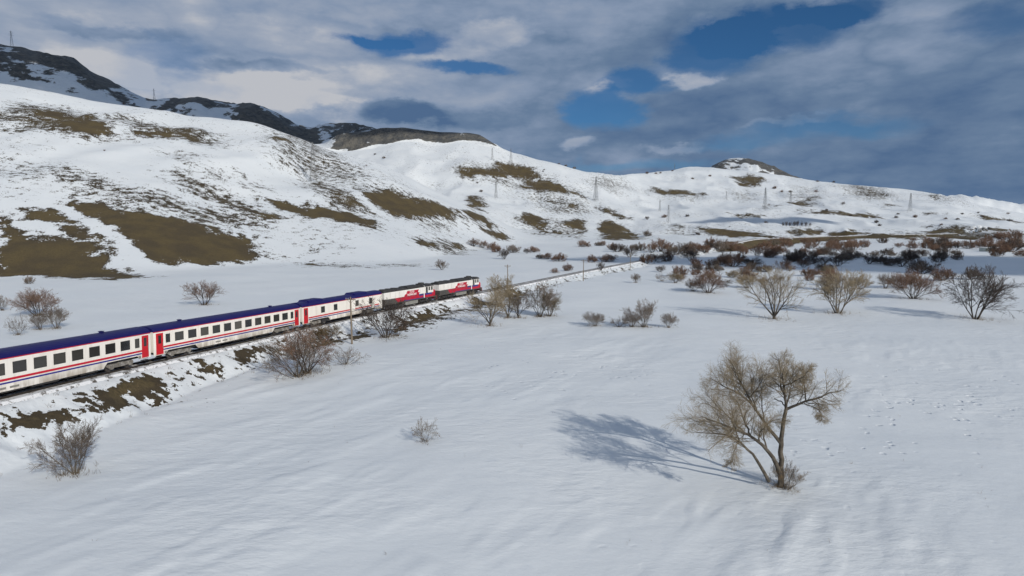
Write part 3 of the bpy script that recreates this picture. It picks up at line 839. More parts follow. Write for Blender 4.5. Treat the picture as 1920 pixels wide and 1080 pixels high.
def make_van():
    c_ = empty('generator_van')
    coach_shell(c_, VL, 6.9)
    for a, b_ in ((-9.75, 1.1), (2.6, 7.7), (8.6, 10.2)):
        stripe(c_, 'red_stripe', 'stripe_red', a, b_, 1.50, 1.70); stripe(c_, 'blue_stripe', 'stripe_blue', a, b_, 1.24, 1.38)
    for side in (-1, 1):
        door(c_, -10.35, side)
        for x in (-6.2, -2.9, 3.2, 7.4):
            window(c_, x, .95, 2.02, 3.02, side, True)
        ya, yb = sorted((side * 1.40, side * (SY + .004))); MB().box(8.05, 8.10, ya, yb, 1.15, 3.3).build('door_seam', 'grille_grey', c_)
    for x0, x1 in ((-9.6, -5.2), (2.6, 7.3)):
        # raised radiator hood with chamfered ends
        sec = [(1.0, 3.80), (.95, 4.12), (.78, 4.26), (-.78, 4.26), (-.95, 4.12), (-1.0, 3.80)]
        hd = MB(); hd.loft(sec, x0 + .5, x1 - .5)
        hd.prism([(x0, 3.95), (x0 + .51, 4.20), (x0 + .51, 3.8)], -.8, .8); hd.prism([(x1, 3.95), (x1 - .51, 3.8), (x1 - .51, 4.20)], -.8, .8)
        ro = hd.build('radiator_hood', 'coach_blue', c_)
        for k in range(2):
            MB().cyl(((x0 + x1) / 2 - .75 + 1.5 * k, 0, 4.262), (0, 0, 1), .58, .04, 16).build('fan_cover', 'coach_blue', ro)
    return c_

def text_mesh(body, size, spacing=1.0, shear=0.0, bold=0.0):
    cu = bpy.data.curves.new('lettering', 'FONT'); cu.body = body; cu.size = size; cu.space_character = spacing; cu.shear = shear
    cu.offset = bold; cu.extrude = .004; cu.resolution_u = 2; cu.align_x = 'CENTER'; cu.align_y = 'CENTER'
    o = bpy.data.objects.new('lettering_tmp', cu); COL.objects.link(o)
    dg = bpy.context.evaluated_depsgraph_get(); dg.update()
    me = bpy.data.meshes.new_from_object(o.evaluated_get(dg))
    bpy.data.objects.remove(o); me.materials.clear()
    return me
T1 = text_mesh('TCDD', .50, 1.30, .25, .016); T2 = text_mesh('TAŞIMACILIK', .54, 1.02, .15, .016)
LL = 18.6
def make_loco():
    c_ = empty('diesel_locomotive')
    h = LL / 2
    # platform and lower body
    MB().box(-h + .25, h - .25, -1.36, 1.36, 1.05, 1.24).build('platform', 'loco_grey', c_)
    low = 1.36
    def panel(name, mat, poly, y=1.37, th=.05):
        for side in (-1, 1):
            ya, yb = sorted((side * (y - th), side * y)); MB().prism(poly, ya, yb).build(name, mat, c_)
    MB().box(-h + .5, h - 4.6, -1.30, 1.30, 1.245, 2.12).build('lower_hood', 'loco_grey', c_)
    panel('grey_side_panel', 'loco_grey', [(-h + .5, 1.25), (-h + 4.5, 1.25), (-h + 3.5, 2.11), (-h + .5, 2.11)], 1.352)
    panel('red_side_panel', 'loco_red', [(-h + 4.51, 1.25), (h - 4.62, 1.25), (h - 4.62, 1.75), (h - 6.7, 1.75), (h - 6.9, 2.11), (-h + 3.51, 2.11)], 1.352)
    panel('blue_side_panel', 'loco_blue', [(h - 6.69, 1.76), (h - 4.62, 1.76), (h - 4.62, 2.11), (h - 6.89, 2.11)], 1.352)
    panel('blue_sill', 'loco_blue', [(-h + 6.6, 1.25), (h - 4.62, 1.25), (h - 4.62, 1.38), (-h + 6.6, 1.38)], 1.357)
    panel('white_post', 'letter_white', [(h - 5.1, 1.24), (h - 4.8, 1.24), (h - 4.8, 2.2), (h - 5.1, 2.2)], 1.362)
    # long hood
    sec = [(1.22, 2.121), (1.22, 3.30), (1.14, 3.40), (-1.14, 3.40), (-1.22, 3.30), (-1.22, 2.121)]
    hood = MB().loft(sec, -h + .5, h - 4.55).build('hood', 'loco_white', c_)
    gb = MB()
    for k in range(9):
        x = -h + 1.0 + k * 1.42
        for side in (-1, 1):
            ya, yb = sorted((side * 1.215, side * 1.226)); gb.box(x, x + .025, ya, yb, 2.2, 3.3)
    tag(gb.build('door_seam', 'grille_grey', hood), kind='stuff')
    gb = MB()
    for side in (-1, 1):
        ya, yb = sorted((side * 1.20, side * 1.24))
        for k in range(6): gb.box(-h + .9, -h + 3.2, ya, yb, 1.42 + k * .11, 1.48 + k * .11)
    tag(gb.build('radiator_grille', 'rubber', hood), kind='stuff')
    # sooty roof
    sec = [(1.16, 3.402), (1.02, 3.70), (.55, 3.84), (-.55, 3.84), (-1.02, 3.70), (-1.16, 3.402)]
    rf = MB().loft(sec, -h + .45, h - 4.6).build('roof', 'loco_roof', c_)
    MB().loft([(1.16, 3.57), (1.05, 3.90), (.6, 4.0), (-.6, 4.0), (-1.05, 3.90), (-1.16, 3.57)], -1.2, 3.2).build('dynamic_brake_hatch', 'loco_roof', rf)
    for x in (-h + 1.6, -h + 3.3, -h + 5.0): MB().cyl((x, 0, 3.8), (0, 0, 1), .68, .16, 16).build('radiator_fan', 'loco_roof', rf)
    MB().box(3.7, 4.25, -.35, .35, 3.8, 4.12).build('exhaust_stack', 'underframe_black', rf)
    MB().cyl((h - 4.1, 0, 3.9), (0, 0, 1), .62, .34, 14).build('roof_ventilator', 'loco_roof', rf)
    # cab
    x0, x1 = h - 4.5, h - 1.55
    sec = [(1.37, 2.13), (1.37, 3.45), (1.18, 3.72), (.6, 3.86), (-.6, 3.86), (-1.18, 3.72), (-1.37, 3.45), (-1.37, 2.13)]
    cab = MB().loft(sec, x0, x1).build('cab', 'loco_white', c_)
    MB().loft([(1.36, 1.245), (1.36, 2.128), (-1.36, 2.128), (-1.36, 1.245)], x0, x1).build('cab_base', 'loco_red', cab)
    for side in (-1, 1):
        ya, yb = sorted((side * 1.33, side * 1.372)); MB().box(x0 + .02, x1 - .5, ya, yb, 1.74, 2.12).build('blue_cab_band', 'loco_blue', cab)
        ya, yb = sorted((side * 1.35, side * 1.386))
        d = MB().box(x0 + .15, x0 + .85, ya, yb, 2.14, 3.40).build('cab_door', 'loco_roof', cab)
        for xa, xb in ((x0 + 1.15, x0 + 1.72), (x0 + 2.05, x0 + 2.72)):
            w = MB().box(xa, xb, ya, yb, 2.62, 3.38).build('cab_window', 'rubber', cab)
            ya2, yb2 = sorted((side * 1.36, side * 1.392)); MB().box(xa + .06, xb - .06, ya2, yb2, 2.68, 3.32).build('pane', 'window_glass', w)
    for y in (-.75, .75):
        MB().box(x1 - .02, x1 + .015, y - .42, y + .42, 2.75, 3.4).build('windscreen', 'window_glass', cab)
    MB().loft([(1.40, 3.46), (1.20, 3.745), (.6, 3.89), (-.6, 3.89), (-1.20, 3.745), (-1.40, 3.46), (-1.37, 3.45), (-1.17, 3.72), (-.6, 3.86), (.6, 3.86), (1.17, 3.72), (1.37, 3.45)], x0 - .05, x1 + .18).build('cab_roof', 'loco_roof', cab)
    # short nose
    nose = MB(); nose.prism([(x1 + .002, 1.245), (h - .35, 1.245), (h - .35, 2.3), (h - .75, 2.62), (x1 + .002, 2.70)], -1.05, 1.05)
    nose = nose.build('nose', 'loco_red', c_)
    MB().box(h - .36, h - .33, -1.02, 1.02, 1.75, 2.1).build('nose_band', 'loco_white', nose)
    for y in (-.45, .45): MB().cyl((h - .36, y, 2.2), (1, 0, 0), .11, .06, 12).build('headlight', 'letter_white', nose)
    # handrails, steps, pilots, buffers
    for side in (-1, 1):
        hr = MB(); y = side * 1.40
        xs = np.arange(-h + .6, h - 5.0, 1.6)
        for x in xs: hr.bar((x, y, 1.2), (x, y, 2.05), .018)
        hr.bar((xs[0], y, 2.05), (xs[-1], y, 2.05), .018)
        hr.build('handrail', 'galvanised', c_)
        for xe in (-h + .45, h - .6):
            st = MB(); ya, yb = sorted((side * 1.1, side * 1.40))
            for z in (.42, .72, 1.0): st.box(xe - .28, xe + .28, ya, yb, z, z + .04)
            st.box(xe - .31, xe - .28, ya, yb, .40, 1.06); st.box(xe + .28, xe + .31, ya, yb, .40, 1.06); st.build('step', 'loco_grey', c_)
    for e_ in (-1, 1):
        xa, xb = sorted((e_ * (h - .24), e_ * (h - .14))); MB().box(xa, xb, -1.36, 1.36, .45, 1.24).build('buffer_beam', 'loco_red' if e_ > 0 else 'loco_grey', c_)
        for y in (-.87, .87): MB().cyl((e_ * (h - .14), y, 1.02), (e_, 0, 0), .11, .36, 10).cyl((e_ * (h + .18), y, 1.02), (e_, 0, 0), .24, .05, 12).build('buffer', 'underframe_black', c_)
    tk = MB().prism([(-2.2, 1.04), (-2.2, .52), (-1.9, .36), (1.9, .36), (2.2, .52), (2.2, 1.04)], -1.28, 1.28).build('fuel_tank', 'tank_grey', c_)
    MB().prism([(-3.1, 1.04), (-3.1, .6), (-2.3, .6), (-2.3, 1.04)], -1.2, 1.2).build('air_reservoir', 'loco_grey', c_)
    bogie(c_, -h + 4.05, 3.6, 3, 'underframe_black', .50); bogie(c_, h - 4.05, 3.6, 3, 'underframe_black', .50)
    # lettering: red shield with the operator's name
    for side in (-1, 1):
        ya, yb = sorted((side * 1.21, side * 1.232))
        e_ = 1 if side < 0 else -1
        ctr = .1
        MB().prism([(ctr - e_ * 1.9, 2.55), (ctr + e_ * 2.2, 2.55), (ctr + e_ * 2.5, 3.12), (ctr - e_ * 1.55, 3.12)], ya, yb).build('emblem_panel', 'loco_red', hood)
        ya, yb = sorted((side * 1.20, side * 1.228))
        MB().prism([(ctr - e_ * 2.6, 2.125), (ctr + e_ * 2.55, 2.125), (ctr + e_ * 2.8, 2.549), (ctr - e_ * 2.25, 2.549)], ya, yb).build('name_panel', 'loco_red', hood)
        for me, z, y in ((T1, 2.84, 1.238), (T2, 2.33, 1.234)):
            o = obj('lettering', me, 'letter_white', hood); o.location = (ctr, side * y, z)
            o.rotation_euler = (math.pi / 2, 0, 0 if side < 0 else math.pi)
    return c_
def proj(x, y, z):
    dz = z - CAMZ; d_ = y * cp - dz * sp
    return 960 + F * x / d_, 540 - F * (y * sp + dz * cp) / d_
_ss = np.arange(60, 260, .1)
_px = np.array([proj(*path(s), float(rail_z(path(s)[1])))[0] for s in _ss])
def s_at(px): return float(np.interp(px, _px, _ss))
S0 = s_at(269)
print('spans', [round(s_at(b) - s_at(a), 1) for a, b in ((288, 568), (568, 727), (727, 828), (828, 905))])   # gap between the two coaches
def place(o, s_mid, L):
    a = path(s_mid - L * .36); b_ = path(s_mid + L * .36); c_ = (a + b_) / 2
    za, zb = float(rail_z(a[1])), float(rail_z(b_[1]))
    o.location = (c_[0], c_[1], (za + zb) / 2)
    o.rotation_euler = (0, -math.atan2(zb - za, math.hypot(*(b_ - a))), math.atan2(b_[1] - a[1], b_[0] - a[0]))
coach = make_coach(); tag(coach, 'white passenger coach with blue roof cut off by the edge, hindmost of the train', 'train coach', 'vehicles of the passenger train')
place(coach, S0 - .30 - CL / 2, CL)
coach2 = copy_tree(coach); tag(coach2, 'fully visible white passenger coach with eleven wide windows and red end doors', 'train coach')
place(coach2, S0 + .30 + CL / 2, CL)
van = make_van(); tag(van, 'white van with few windows and raised blue roof hoods behind the locomotives', 'train coach', 'vehicles of the passenger train')
s1 = S0 + .9 + CL
place(van, s1 + VL / 2, VL)
loco = make_loco(); tag(loco, 'white and red diesel locomotive coupled between the blue roofed van and lead locomotive', 'locomotive', 'vehicles of the passenger train')
s2 = s1 + VL + .6
place(loco, s2 + LL / 2, LL)
loco2 = copy_tree(loco); tag(loco2, 'leading white and red diesel locomotive half behind a bare tree', 'locomotive')
place(loco2, s2 + LL + .42 + LL / 2, LL)
print('train ends s', S0, s2 + 2 * LL)

# ------------------------------------------------------------------ poles along the line
def make_pole():
    p = empty('telegraph_pole')
    MB().cyl((0, 0, -.3), (0, 0, 1), .15, 7.5, 8, r2=.10).build('post', 'pole_wood', p)
    ar = MB(); ar.box(-.95, .95, -.06, .06, 6.75, 6.87); ar.bar((-.6, 0, 6.75), (0, -.02, 6.25), .03); ar.bar((.6, 0, 6.75), (0, .02, 6.25), .03)
    ar = ar.build('crossarm', 'pole_wood', p)
    for x in (-.85, -.45, .45, .85):
        MB().cyl((x, 0, 6.872), (0, 0, 1), .05, .16, 6, r2=.03).build('insulator', 'insulator', ar)
    return p
POLES = [((660, 645), 1.0, 'weathered telegraph pole standing in front of the blue roofed van'), ((952, 546), .95, 'telegraph pole ahead of the lead locomotive beside leafless trees'),
         ((1093.5, 527), .95, 'telegraph pole standing alone by the bare track bend, third from the train'), ((1181.5, 504), .9, 'telegraph pole just past the brown tuft on the railway bank'),
         ((1241, 491), .9, 'slim telegraph pole among far brown shrubs by the track'), ((1282, 476), .9, 'farthest slim telegraph pole before the brown earth embankment')]
pole0 = None
for (px, lab_s, lab) in [(p[0], p[1], p[2]) for p in POLES]:
    o = make_pole() if pole0 is None else copy_tree(pole0)
    pole0 = pole0 or o
    q = at(*px); o.location = q; o.rotation_euler = (0, math.radians(random.Random(px[0]).uniform(-.5, 1.2)), -math.radians(27 + 60)*0 + math.radians(-25))
    o.scale = (lab_s,) * 3
    tag(o, lab, 'pole', 'telegraph poles along the railway')

def make_pylon(kind):
    p = empty('lattice_pylon'); H = 34.0
    def hw(z): return 2.6 * (1 - z / H) ** 1.1 + .45
    tb = MB(); zs = [0, 6, 11.5, 16.5, 21, 25, 28.5, 31.5, H]
    r = .15
    for a, b_ in zip(zs[:-1], zs[1:]):
        wa, wb = hw(a), hw(b_)
        ca_ = [(wa * i, wa * j, a) for i, j in ((1, 1), (-1, 1), (-1, -1), (1, -1))]; cb = [(wb * i, wb * j, b_) for i, j in ((1, 1), (-1, 1), (-1, -1), (1, -1))]
        for k in range(4):
            tb.bar(ca_[k], cb[k], r); tb.bar(ca_[k], cb[(k + 1) % 4], r * .6); tb.bar(ca_[(k + 1) % 4], cb[k], r * .6); tb.bar(cb[k], cb[(k + 1) % 4], r * .6)
    tb.build('tower', 'galvanised', p)
    arms = [(24.0, 5.4), (28.0, 4.4), (31.5, 3.4)] if kind == 0 else [(28.5, 6.5)]
    for z, l in arms:
        ab = MB()
        for s_ in (-1, 1):
            ab.bar((s_ * hw(z), .4, z), (s_ * l, 0, z + .2), .08); ab.bar((s_ * hw(z), -.4, z), (s_ * l, 0, z + .2), .08); ab.bar((s_ * hw(z), 0, z + 1.5), (s_ * l, 0, z + .2), .07)
            ab.bar((s_ * l, 0, z + .2), (s_ * l, 0, z - 1.3), .08)
        ab.build('crossarm', 'galvanised', p)
    return p
PYL = [((22, 83), 28, 0, 'lattice pylon on top of the dark mountain at far left'), ((289, 181), 20, 1, 'lattice pylon in the notch between two dark ridges'),
       ((588, 342), 74, 0, 'tallest looking lattice pylon on the speckled slope above the train'), ((930, 372), 32, 0, 'lattice pylon below the brown terraces of the middle hill'),
       ((958, 305), 26, 1, 'lattice pylon on the skyline right of the rock cliff'), ((923, 300), 22, 0, 'lattice pylon just beneath the end of the rock cliff'),
       ((1117, 376), 44, 0, 'lattice pylon before the dark speckled knoll'), ((1237, 396), 22, 1, 'left one of two lattice pylons close together in the valley'),
       ((1253, 418), 34, 0, 'right one of two lattice pylons close together in the valley'), ((1265, 313), 12, 1, 'tiny pylon on the snowy skyline left of the far peak'),
       ((1362, 374), 16, 0, 'small pylon near the tick shaped bare patch'), ((1434, 392), 40, 0, 'lattice pylon above a small bare patch on the far snow slope'),
       ((1482, 385), 28, 0, 'lattice pylon on the far snow slope near thin dark streaks'), ((1706, 396), 34, 0, 'lattice pylon below the notch of the far right hill')]
py0 = {}
for px, hp, kind, lab in PYL:
    o = make_pylon(kind) if kind not in py0 else copy_tree(py0[kind]); py0.setdefault(kind, o)
    q = at(*px); dist = math.hypot(q.x, q.y); q.z -= .3
    o.location = q; s_ = hp * (q.y * cp + (CAMZ - q.z) * sp) / F / 34.0
    o.scale = (s_ * .9, s_ * .9, s_); o.rotation_euler = (0, 0, .5 + (.3 if kind else 0))
    tag(o, lab, 'pylon', 'lattice pylons on the hills')

# ------------------------------------------------------------------ vegetation
class Grower:
    """branches of one level grown together as arrays"""
    def __init__(self, seed): self.r = np.random.RandomState(seed)
    def grow(self, start, d, length, n, wander, up, sag=0.0):
        B = len(start); pts = np.zeros((B, n, 3)); pts[:, 0] = start; d = d / np.linalg.norm(d, axis=1, keepdims=True)
        step = (length / (n - 1))[:, None]
        for k in range(1, n):
            d = d + self.r.normal(0, wander, (B, 3)); d[:, 2] += up - sag * k / n
            d /= np.linalg.norm(d, axis=1, keepdims=True)
            pts[:, k] = pts[:, k - 1] + d * step
        return pts
    def kids(self, pts, rad, k, t0, t1, ang, lenf, n, wander, up, rscale, sag=0.0):
        B, N, _ = pts.shape
        ln = np.linalg.norm(np.diff(pts, axis=1), axis=2).sum(1)
        t = t0 + (t1 - t0) * (np.arange(k)[None, :] + self.r.rand(B, k)) / k
        f = t * (N - 1); i = np.minimum(f.astype(int), N - 2); w = (f - i)[..., None]
        bi = np.arange(B)[:, None]
        st = pts[bi, i] * (1 - w) + pts[bi, i + 1] * w
        tan = pts[bi, i + 1] - pts[bi, i]; tan /= np.linalg.norm(tan, axis=2, keepdims=True) + 1e-9
        rr_ = rad[bi, i] * (1 - w[..., 0]) + rad[bi, i + 1] * w[..., 0]
        rnd = self.r.normal(size=(B, k, 3)); perp = rnd - (rnd * tan).sum(2, keepdims=True) * tan
        perp /= np.linalg.norm(perp, axis=2, keepdims=True) + 1e-9
        a = np.radians(self.r.uniform(ang[0], ang[1], (B, k, 1)))
        d = tan * np.cos(a) + perp * np.sin(a)
        L = ln[:, None] * self.r.uniform(lenf[0], lenf[1], (B, k)) * (1.15 - .5 * t)
        p = self.grow(st.reshape(-1, 3), d.reshape(-1, 3), L.reshape(-1), n, wander, up, sag)
        r0 = np.minimum(rr_ * rscale, rr_ * .9).reshape(-1)
        return p, r0
def taper(r0, n, end=.25): return r0[:, None] * np.linspace(1, end, n)[None, :]
def tubes(sets):
    """[(pts(B,n,3), rad(B,n), sides)] -> verts, quads"""
    V_, F_ = [], []; off = 0
    for pts, rad, sd in sets:
        B, n, _ = pts.shape
        if B == 0: continue
        tan = np.gradient(pts, axis=1); tan /= np.linalg.norm(tan, axis=2, keepdims=True) + 1e-9
        ref = np.where(np.abs(tan[..., 2:3]) > .9, np.array([1., 0, 0]), np.array([0, 0, 1.]))
        u = np.cross(tan, ref); u /= np.linalg.norm(u, axis=2, keepdims=True) + 1e-9
        w = np.cross(tan, u)
        a = np.arange(sd) * 2 * np.pi / sd
        ring = pts[:, :, None] + rad[:, :, None, None] * (np.cos(a)[None, None, :, None] * u[:, :, None] + np.sin(a)[None, None, :, None] * w[:, :, None])
        V_.append(ring.reshape(-1, 3))
        b_, i_, k_ = np.meshgrid(np.arange(B), np.arange(n - 1), np.arange(sd), indexing='ij')
        base = off + (b_ * n + i_) * sd
        q = np.stack([base + k_, base + (k_ + 1) % sd, base + sd + (k_ + 1) % sd, base + sd + k_], -1).reshape(-1, 4)
        F_.append(q); off += B * n * sd
    return np.vstack(V_), np.vstack(F_)

def plant(seed, stems=9, spread=38, base=.05, lens=(.75, 1.0), wander=.07, up=.03, k1=6, k2=5, k3=4, r0=.016, tw=.0022, trunk=0, l1=(.42, .62), l2=(.42, .6), l3=(.4, .6), a1=(22, 50), t0=.30, sag3=0.0):
    """unit-height leafless plant: (stems mesh, twigs mesh, half-width)"""
    G_ = Grower(seed); r = G_.r
    az_ = np.arange(stems) * 2.39996 + r.uniform(0, 1, stems); tilt = np.radians(spread) * np.sqrt((np.arange(stems) + .3) / stems)
    d = np.stack([np.sin(tilt) * np.cos(az_), np.sin(tilt) * np.sin(az_), np.cos(tilt)], 1)
    st = np.stack([np.cos(az_) * base * r.rand(stems), np.sin(az_) * base * r.rand(stems), np.full(stems, -.02)], 1)
    sets_s, sets_t = [], []
    if trunk:
        tp = G_.grow(np.array([[0, 0, -.02]]), np.array([[r.normal(0, .06), r.normal(0, .06), 1]]), np.array([trunk]), 5, .05, .05)
        sets_s.append((tp, taper(np.array([r0 * 1.9]), 5, .8), 7)); st = np.repeat(tp[:, -1], stems, 0) - np.array([0, 0, .015])
    p0 = G_.grow(st, d, r.uniform(*lens, stems) * (1 - trunk), 8, wander, up)
    q0 = taper(r0 * r.uniform(.7, 1.1, stems), 8, .22); sets_s.append((p0, q0, 5))
    p1, r1_ = G_.kids(p0, q0, k1, t0, .97, a1, l1, 6, wander * 1.3, up, .62); q1 = taper(np.maximum(r1_, tw * 1.5), 6, .3); sets_s.append((p1, q1, 4))
    p2, r2_ = G_.kids(p1, q1, k2, .2, .98, (20, 52), l2, 5, wander * 1.6, up, .65, sag3); q2 = taper(np.maximum(np.minimum(r2_, tw * 2.2), tw * 1.2), 5, .5); sets_t.append((p2, q2, 3))
    p3, r3_ = G_.kids(p2, q2, k3, .2, 1.0, (18, 50), l3, 4, wander * 1.8, up, .8, sag3); q3 = taper(np.full(len(p3), tw), 4, .6); sets_t.append((p3, q3, 3))
    vs, fs = tubes(sets_s); vt, ft = tubes(sets_t)
    top = np.percentile(vt[:, 2], 99.3); hw_ = np.percentile(np.hypot(vt[:, 0], vt[:, 1]), 95)
    return mesh_np('stems', vs / top, fs), mesh_np('twigs', vt / top, ft), hw_ / top
def paint(o, mat):
    o.material_slots[0].link = 'OBJECT'; o.material_slots[0].material = MATS[mat]
PROTO = {}
def proto(kind, var):
    key = (kind, var)
    if key not in PROTO:
        sd = 100 * len(kind) + 7 * var + sum(map(ord, kind))
        if kind == 'round':    a = plant(sd, 13, 52, .07, (.7, 1), .07, .045, 6, 6, 7, .013, .0027, l1=(.5, .7), l2=(.5,.75), l3=(.45,.75))
        elif kind == 'vase':   a = plant(sd, 8, 40, .05, (.8, 1), .07, .03, 8, 6, 7, .015, .0024, 0, (.40, .6), (.45, .65), (.45, .7), t0=.30)
        elif kind == 'tree':   a = plant(sd, 6, 46, .02, (.8, 1), .085, .05, 8, 7, 7, .018, .0016, .11, (.40, .62), (.45, .62), (.45, .7), t0=.25)
        elif kind == 'wisp':   a = plant(sd, 12, 60, .10, (.6, 1), .06, .02, 5, 5, 5, .008, .0024)
        elif kind == 'arch':   a = plant(sd, 16, 62, .06, (.8, 1.1), .06, .02, 5, 6, 6, .010, .0019, l1=(.35, .55), l3=(.45, .7))
        elif kind == 'far':    a = plant(sd, 15, 78, .16, (.62, .9), .09, .07, 5, 5, 5, .018, .0066, l1=(.5, .75), l2=(.5, .75), l3=(.5, .8), t0=.15)
        elif kind == 'faru':   a = plant(sd, 10, 46, .10, (.75, 1), .08, .04, 5, 5, 5, .020, .0056, l1=(.5, .7), l2=(.5, .7), t0=.18)
        for me in a[:2]: me.materials.append(MATS['bark_grey'])
        PROTO[key] = a
    return PROTO[key]
VEG_N = [0]; FEET = [(at(1461, 913).x, at(1461, 913).y, 3.0, 3.0)]
def veg(px, py, hp, wp, kind, twig, label, cat='shrub', name='leafless_shrub', group=None, bark='bark_grey', var=None):
    VEG_N[0] += 1; k = VEG_N[0]
    q = at(px, py)
    sc_ = (q.y * cp + (CAMZ - q.z) * sp) / F
    H = hp * sc_ * 1.0; Wd = wp * sc_
    far = q.length > 210
    if far: kind = {'round': 'far', 'arch': 'far', 'wisp': 'far', 'vase': 'faru', 'tree': 'faru'}[kind]
    vr = (k * 7 + 3) % (4 if far else 3 if kind in ('vase', 'round') else 2) if var is None else var
    sm, tm, hw_ = proto(kind, vr)
    root = empty(name, (q.x, q.y, q.z - .03 * H - .02)); root.rotation_euler = (0, 0, (k * 2.4) % 6.28)
    f_ = min(max(Wd / (2 * hw_), .55 * H), 2.2 * H)
    root.scale = (f_, f_, H)
    a = obj('stems', sm, None, root); paint(a, bark)
    b_ = obj('twigs', tm, None, root); paint(b_, twig)
    tag(root, label, cat, group)
    if not far: FEET.append((q.x, q.y, Wd, H))
    return root

# ---- the big willow in the foreground: limbs follow its real skeleton
def hero():
    base = at(1461, 913); sc_ = (base.y * cp + (CAMZ - base.z) * sp) / F
    def P_(cx, cy, dy=0.0):
        px = 1200 + cx / 3.375; py = 620 + cy / 3.375
        return (base.x + (px - 1461) * sc_, base.y + dy, base.z + (913 - py) * sc_ * .955)
    limbs = [  # (points (crop px, crop px, depth m), base radius, end radius)
        ([(885, 1000, 0), (890, 930, 0), (892, 850, .05), (884, 760, .1), (884, 690, .15), (893, 620, .2), (900, 550, .2), (910, 465, .2)], .20, .115),
        ([(910, 470, .2), (902, 420, .1), (888, 365, 0), (872, 300, -.2), (850, 250, -.5), (838, 200, -.7)], .105, .03),
        ([(888, 365, 0), (875, 320, .3), (885, 270, .7), (900, 215, 1.1), (895, 150, 1.4)], .07, .022),
        ([(870, 300, -.2), (905, 270, -.6), (940, 225, -1.1), (965, 170, -1.4)], .05, .02),
        ([(912, 468, .2), (940, 445, 0), (1000, 402, -.3), (1060, 372, -.6), (1110, 332, -.9), (1185, 308, -1.1)], .10, .025),
        ([(1010, 398, -.3), (1025, 340, .3), (1035, 280, .8), (1050, 215, 1.1)], .05, .02),
        ([(1000, 412, -.3), (1060, 435, -.5), (1100, 465, -.6), (1095, 520, -.7)], .03, .01),
        ([(905, 450, .2), (880, 418, .4), (846, 406, .6)], .045, .03),
        ([(884, 695, .15), (845, 640, .4), (800, 575, .7), (755, 500, 1.0), (715, 420, 1.3), (670, 320, 1.6), (630, 235, 1.8), (600, 175, 2.0)], .13, .022),
        ([(740, 470, 1.0), (680, 415, .8), (600, 360, .5), (500, 305, .2), (415, 250, 0)], .08, .018),
        ([(755, 495, 1.0), (742, 420, 1.5), (745, 350, 1.9), (775, 290, 2.2)], .055, .018),
        ([(690, 380, 1.4), (640, 300, .9), (590, 240, .5), (560, 160, .2)], .05, .016),
        ([(880, 900, -.05), (845, 815, -.3), (800, 745, -.6), (740, 680, -.9), (690, 630, -1.1), (620, 585, -1.4), (545, 545, -1.6), (455, 500, -1.8), (380, 470, -2.0), (305, 440, -2.1)], .16, .02),
        ([(640, 598, -1.3), (615, 530, -1.0), (595, 450, -.7), (570, 380, -.4)], .07, .018),
        ([(765, 712, -.75), (750, 630, -.4), (775, 570, 0), (830, 545, .3), (885, 545, .5)], .06, .015),
        ([(700, 640, -1.1), (680, 570, -1.6), (690, 510, -2.1)], .05, .015),
        ([(803, 940, -.25), (760, 865, -.5), (705, 785, -.8), (650, 705, -1.2), (585, 640, -1.5), (520, 590, -1.7), (440, 562, -2.0), (360, 542, -2.2), (285, 540, -2.3)], .125, .018),
        ([(560, 622, -1.6), (525, 545, -2.2), (480, 470, -2.7), (440, 410, -3.0)], .05, .015),
        ([(800, 575, .7), (800, 480, 1.3), (810, 390, 1.8), (800, 300, 2.0)], .05, .015),
        ([(715, 420, 1.3), (740, 330, .5), (740, 250, -.2), (720, 190, -.5)], .05, .015),
        ([(600, 575, -1.5), (520, 490, -.8), (450, 420, -.2), (400, 350, .2)], .05, .015),
        ([(905, 455, .2), (960, 380, 1.0), (1000, 300, 1.5), (1010, 210, 1.8)], .06, .016),
        ([(560, 625, -1.6), (530, 650, -1.8), (510, 710, -2.0), (500, 760, -2.1)], .03, .009),
    ]
    n = 12; G_ = Grower(4242); P0_, Q0_ = [], []
    for pts, ra, rb in limbs:
        a = np.array([P_(*p) for p in pts]); s_ = np.concatenate([[0], np.cumsum(np.linalg.norm(np.diff(a, axis=0), axis=1))])
        u = np.linspace(0, s_[-1], n)
        c_ = np.stack([np.interp(u, s_, a[:, k]) for k in range(3)], 1)
        c_[1:-1] += .25 * (c_[:-2] + c_[2:] - 2 * c_[1:-1]) + G_.r.normal(0, .025, c_[1:-1].shape)
        P0_.append(c_); Q0_.append(np.linspace(ra, rb, n) ** 1.0)
    P0_ = np.array(P0_); Q0_ = np.array(Q0_)
    root = empty('willow_tree', base)
    def local(vf): v, f = vf; return v - np.array(base), f
    order = [0, 8, 12, 16]
    v, f = local(tubes([(P0_[order], Q0_[order], 9)]))
    obj('trunk', mesh_np('trunk', v, f), 'bark_grey', root)
    rest = [i for i in range(len(limbs)) if i not in order]
    # upper limbs carry branches; the clear boles do not
    start = np.array([.98 if i == 0 else .42 if i in (8, 12, 16) else .15 for i in range(len(limbs))])
    sel = [i for i in range(len(limbs)) if i not in (0, 7)]
    Pt = []; Qt = []
    for i in sel:                                    # re-sample the part that branches
        u = np.linspace(start[i] * (n - 1), n - 1, n); k = np.minimum(u.astype(int), n - 2); w = (u - k)[:, None]
        Pt.append(P0_[i][k] * (1 - w) + P0_[i][k + 1] * w); Qt.append(np.interp(u, np.arange(n), Q0_[i]))
    Pt = np.array(Pt); Qt = np.array(Qt)
    lens_ = np.linalg.norm(np.diff(Pt, axis=1), axis=2).sum(1)
    p1, r1_ = G_.kids(Pt, Qt, 17, .0, 1.0, (25, 72), (.36, .64), 7, .11, .025, .5); 
    q1 = taper(np.clip(r1_, .008, .026), 7, .3)
    p2, r2_ = G_.kids(p1, q1, 10, .12, 1.0, (22, 58), (.42, .68), 6, .12, .02, .6); q2 = taper(np.clip(r2_, .005, .009), 6, .5)
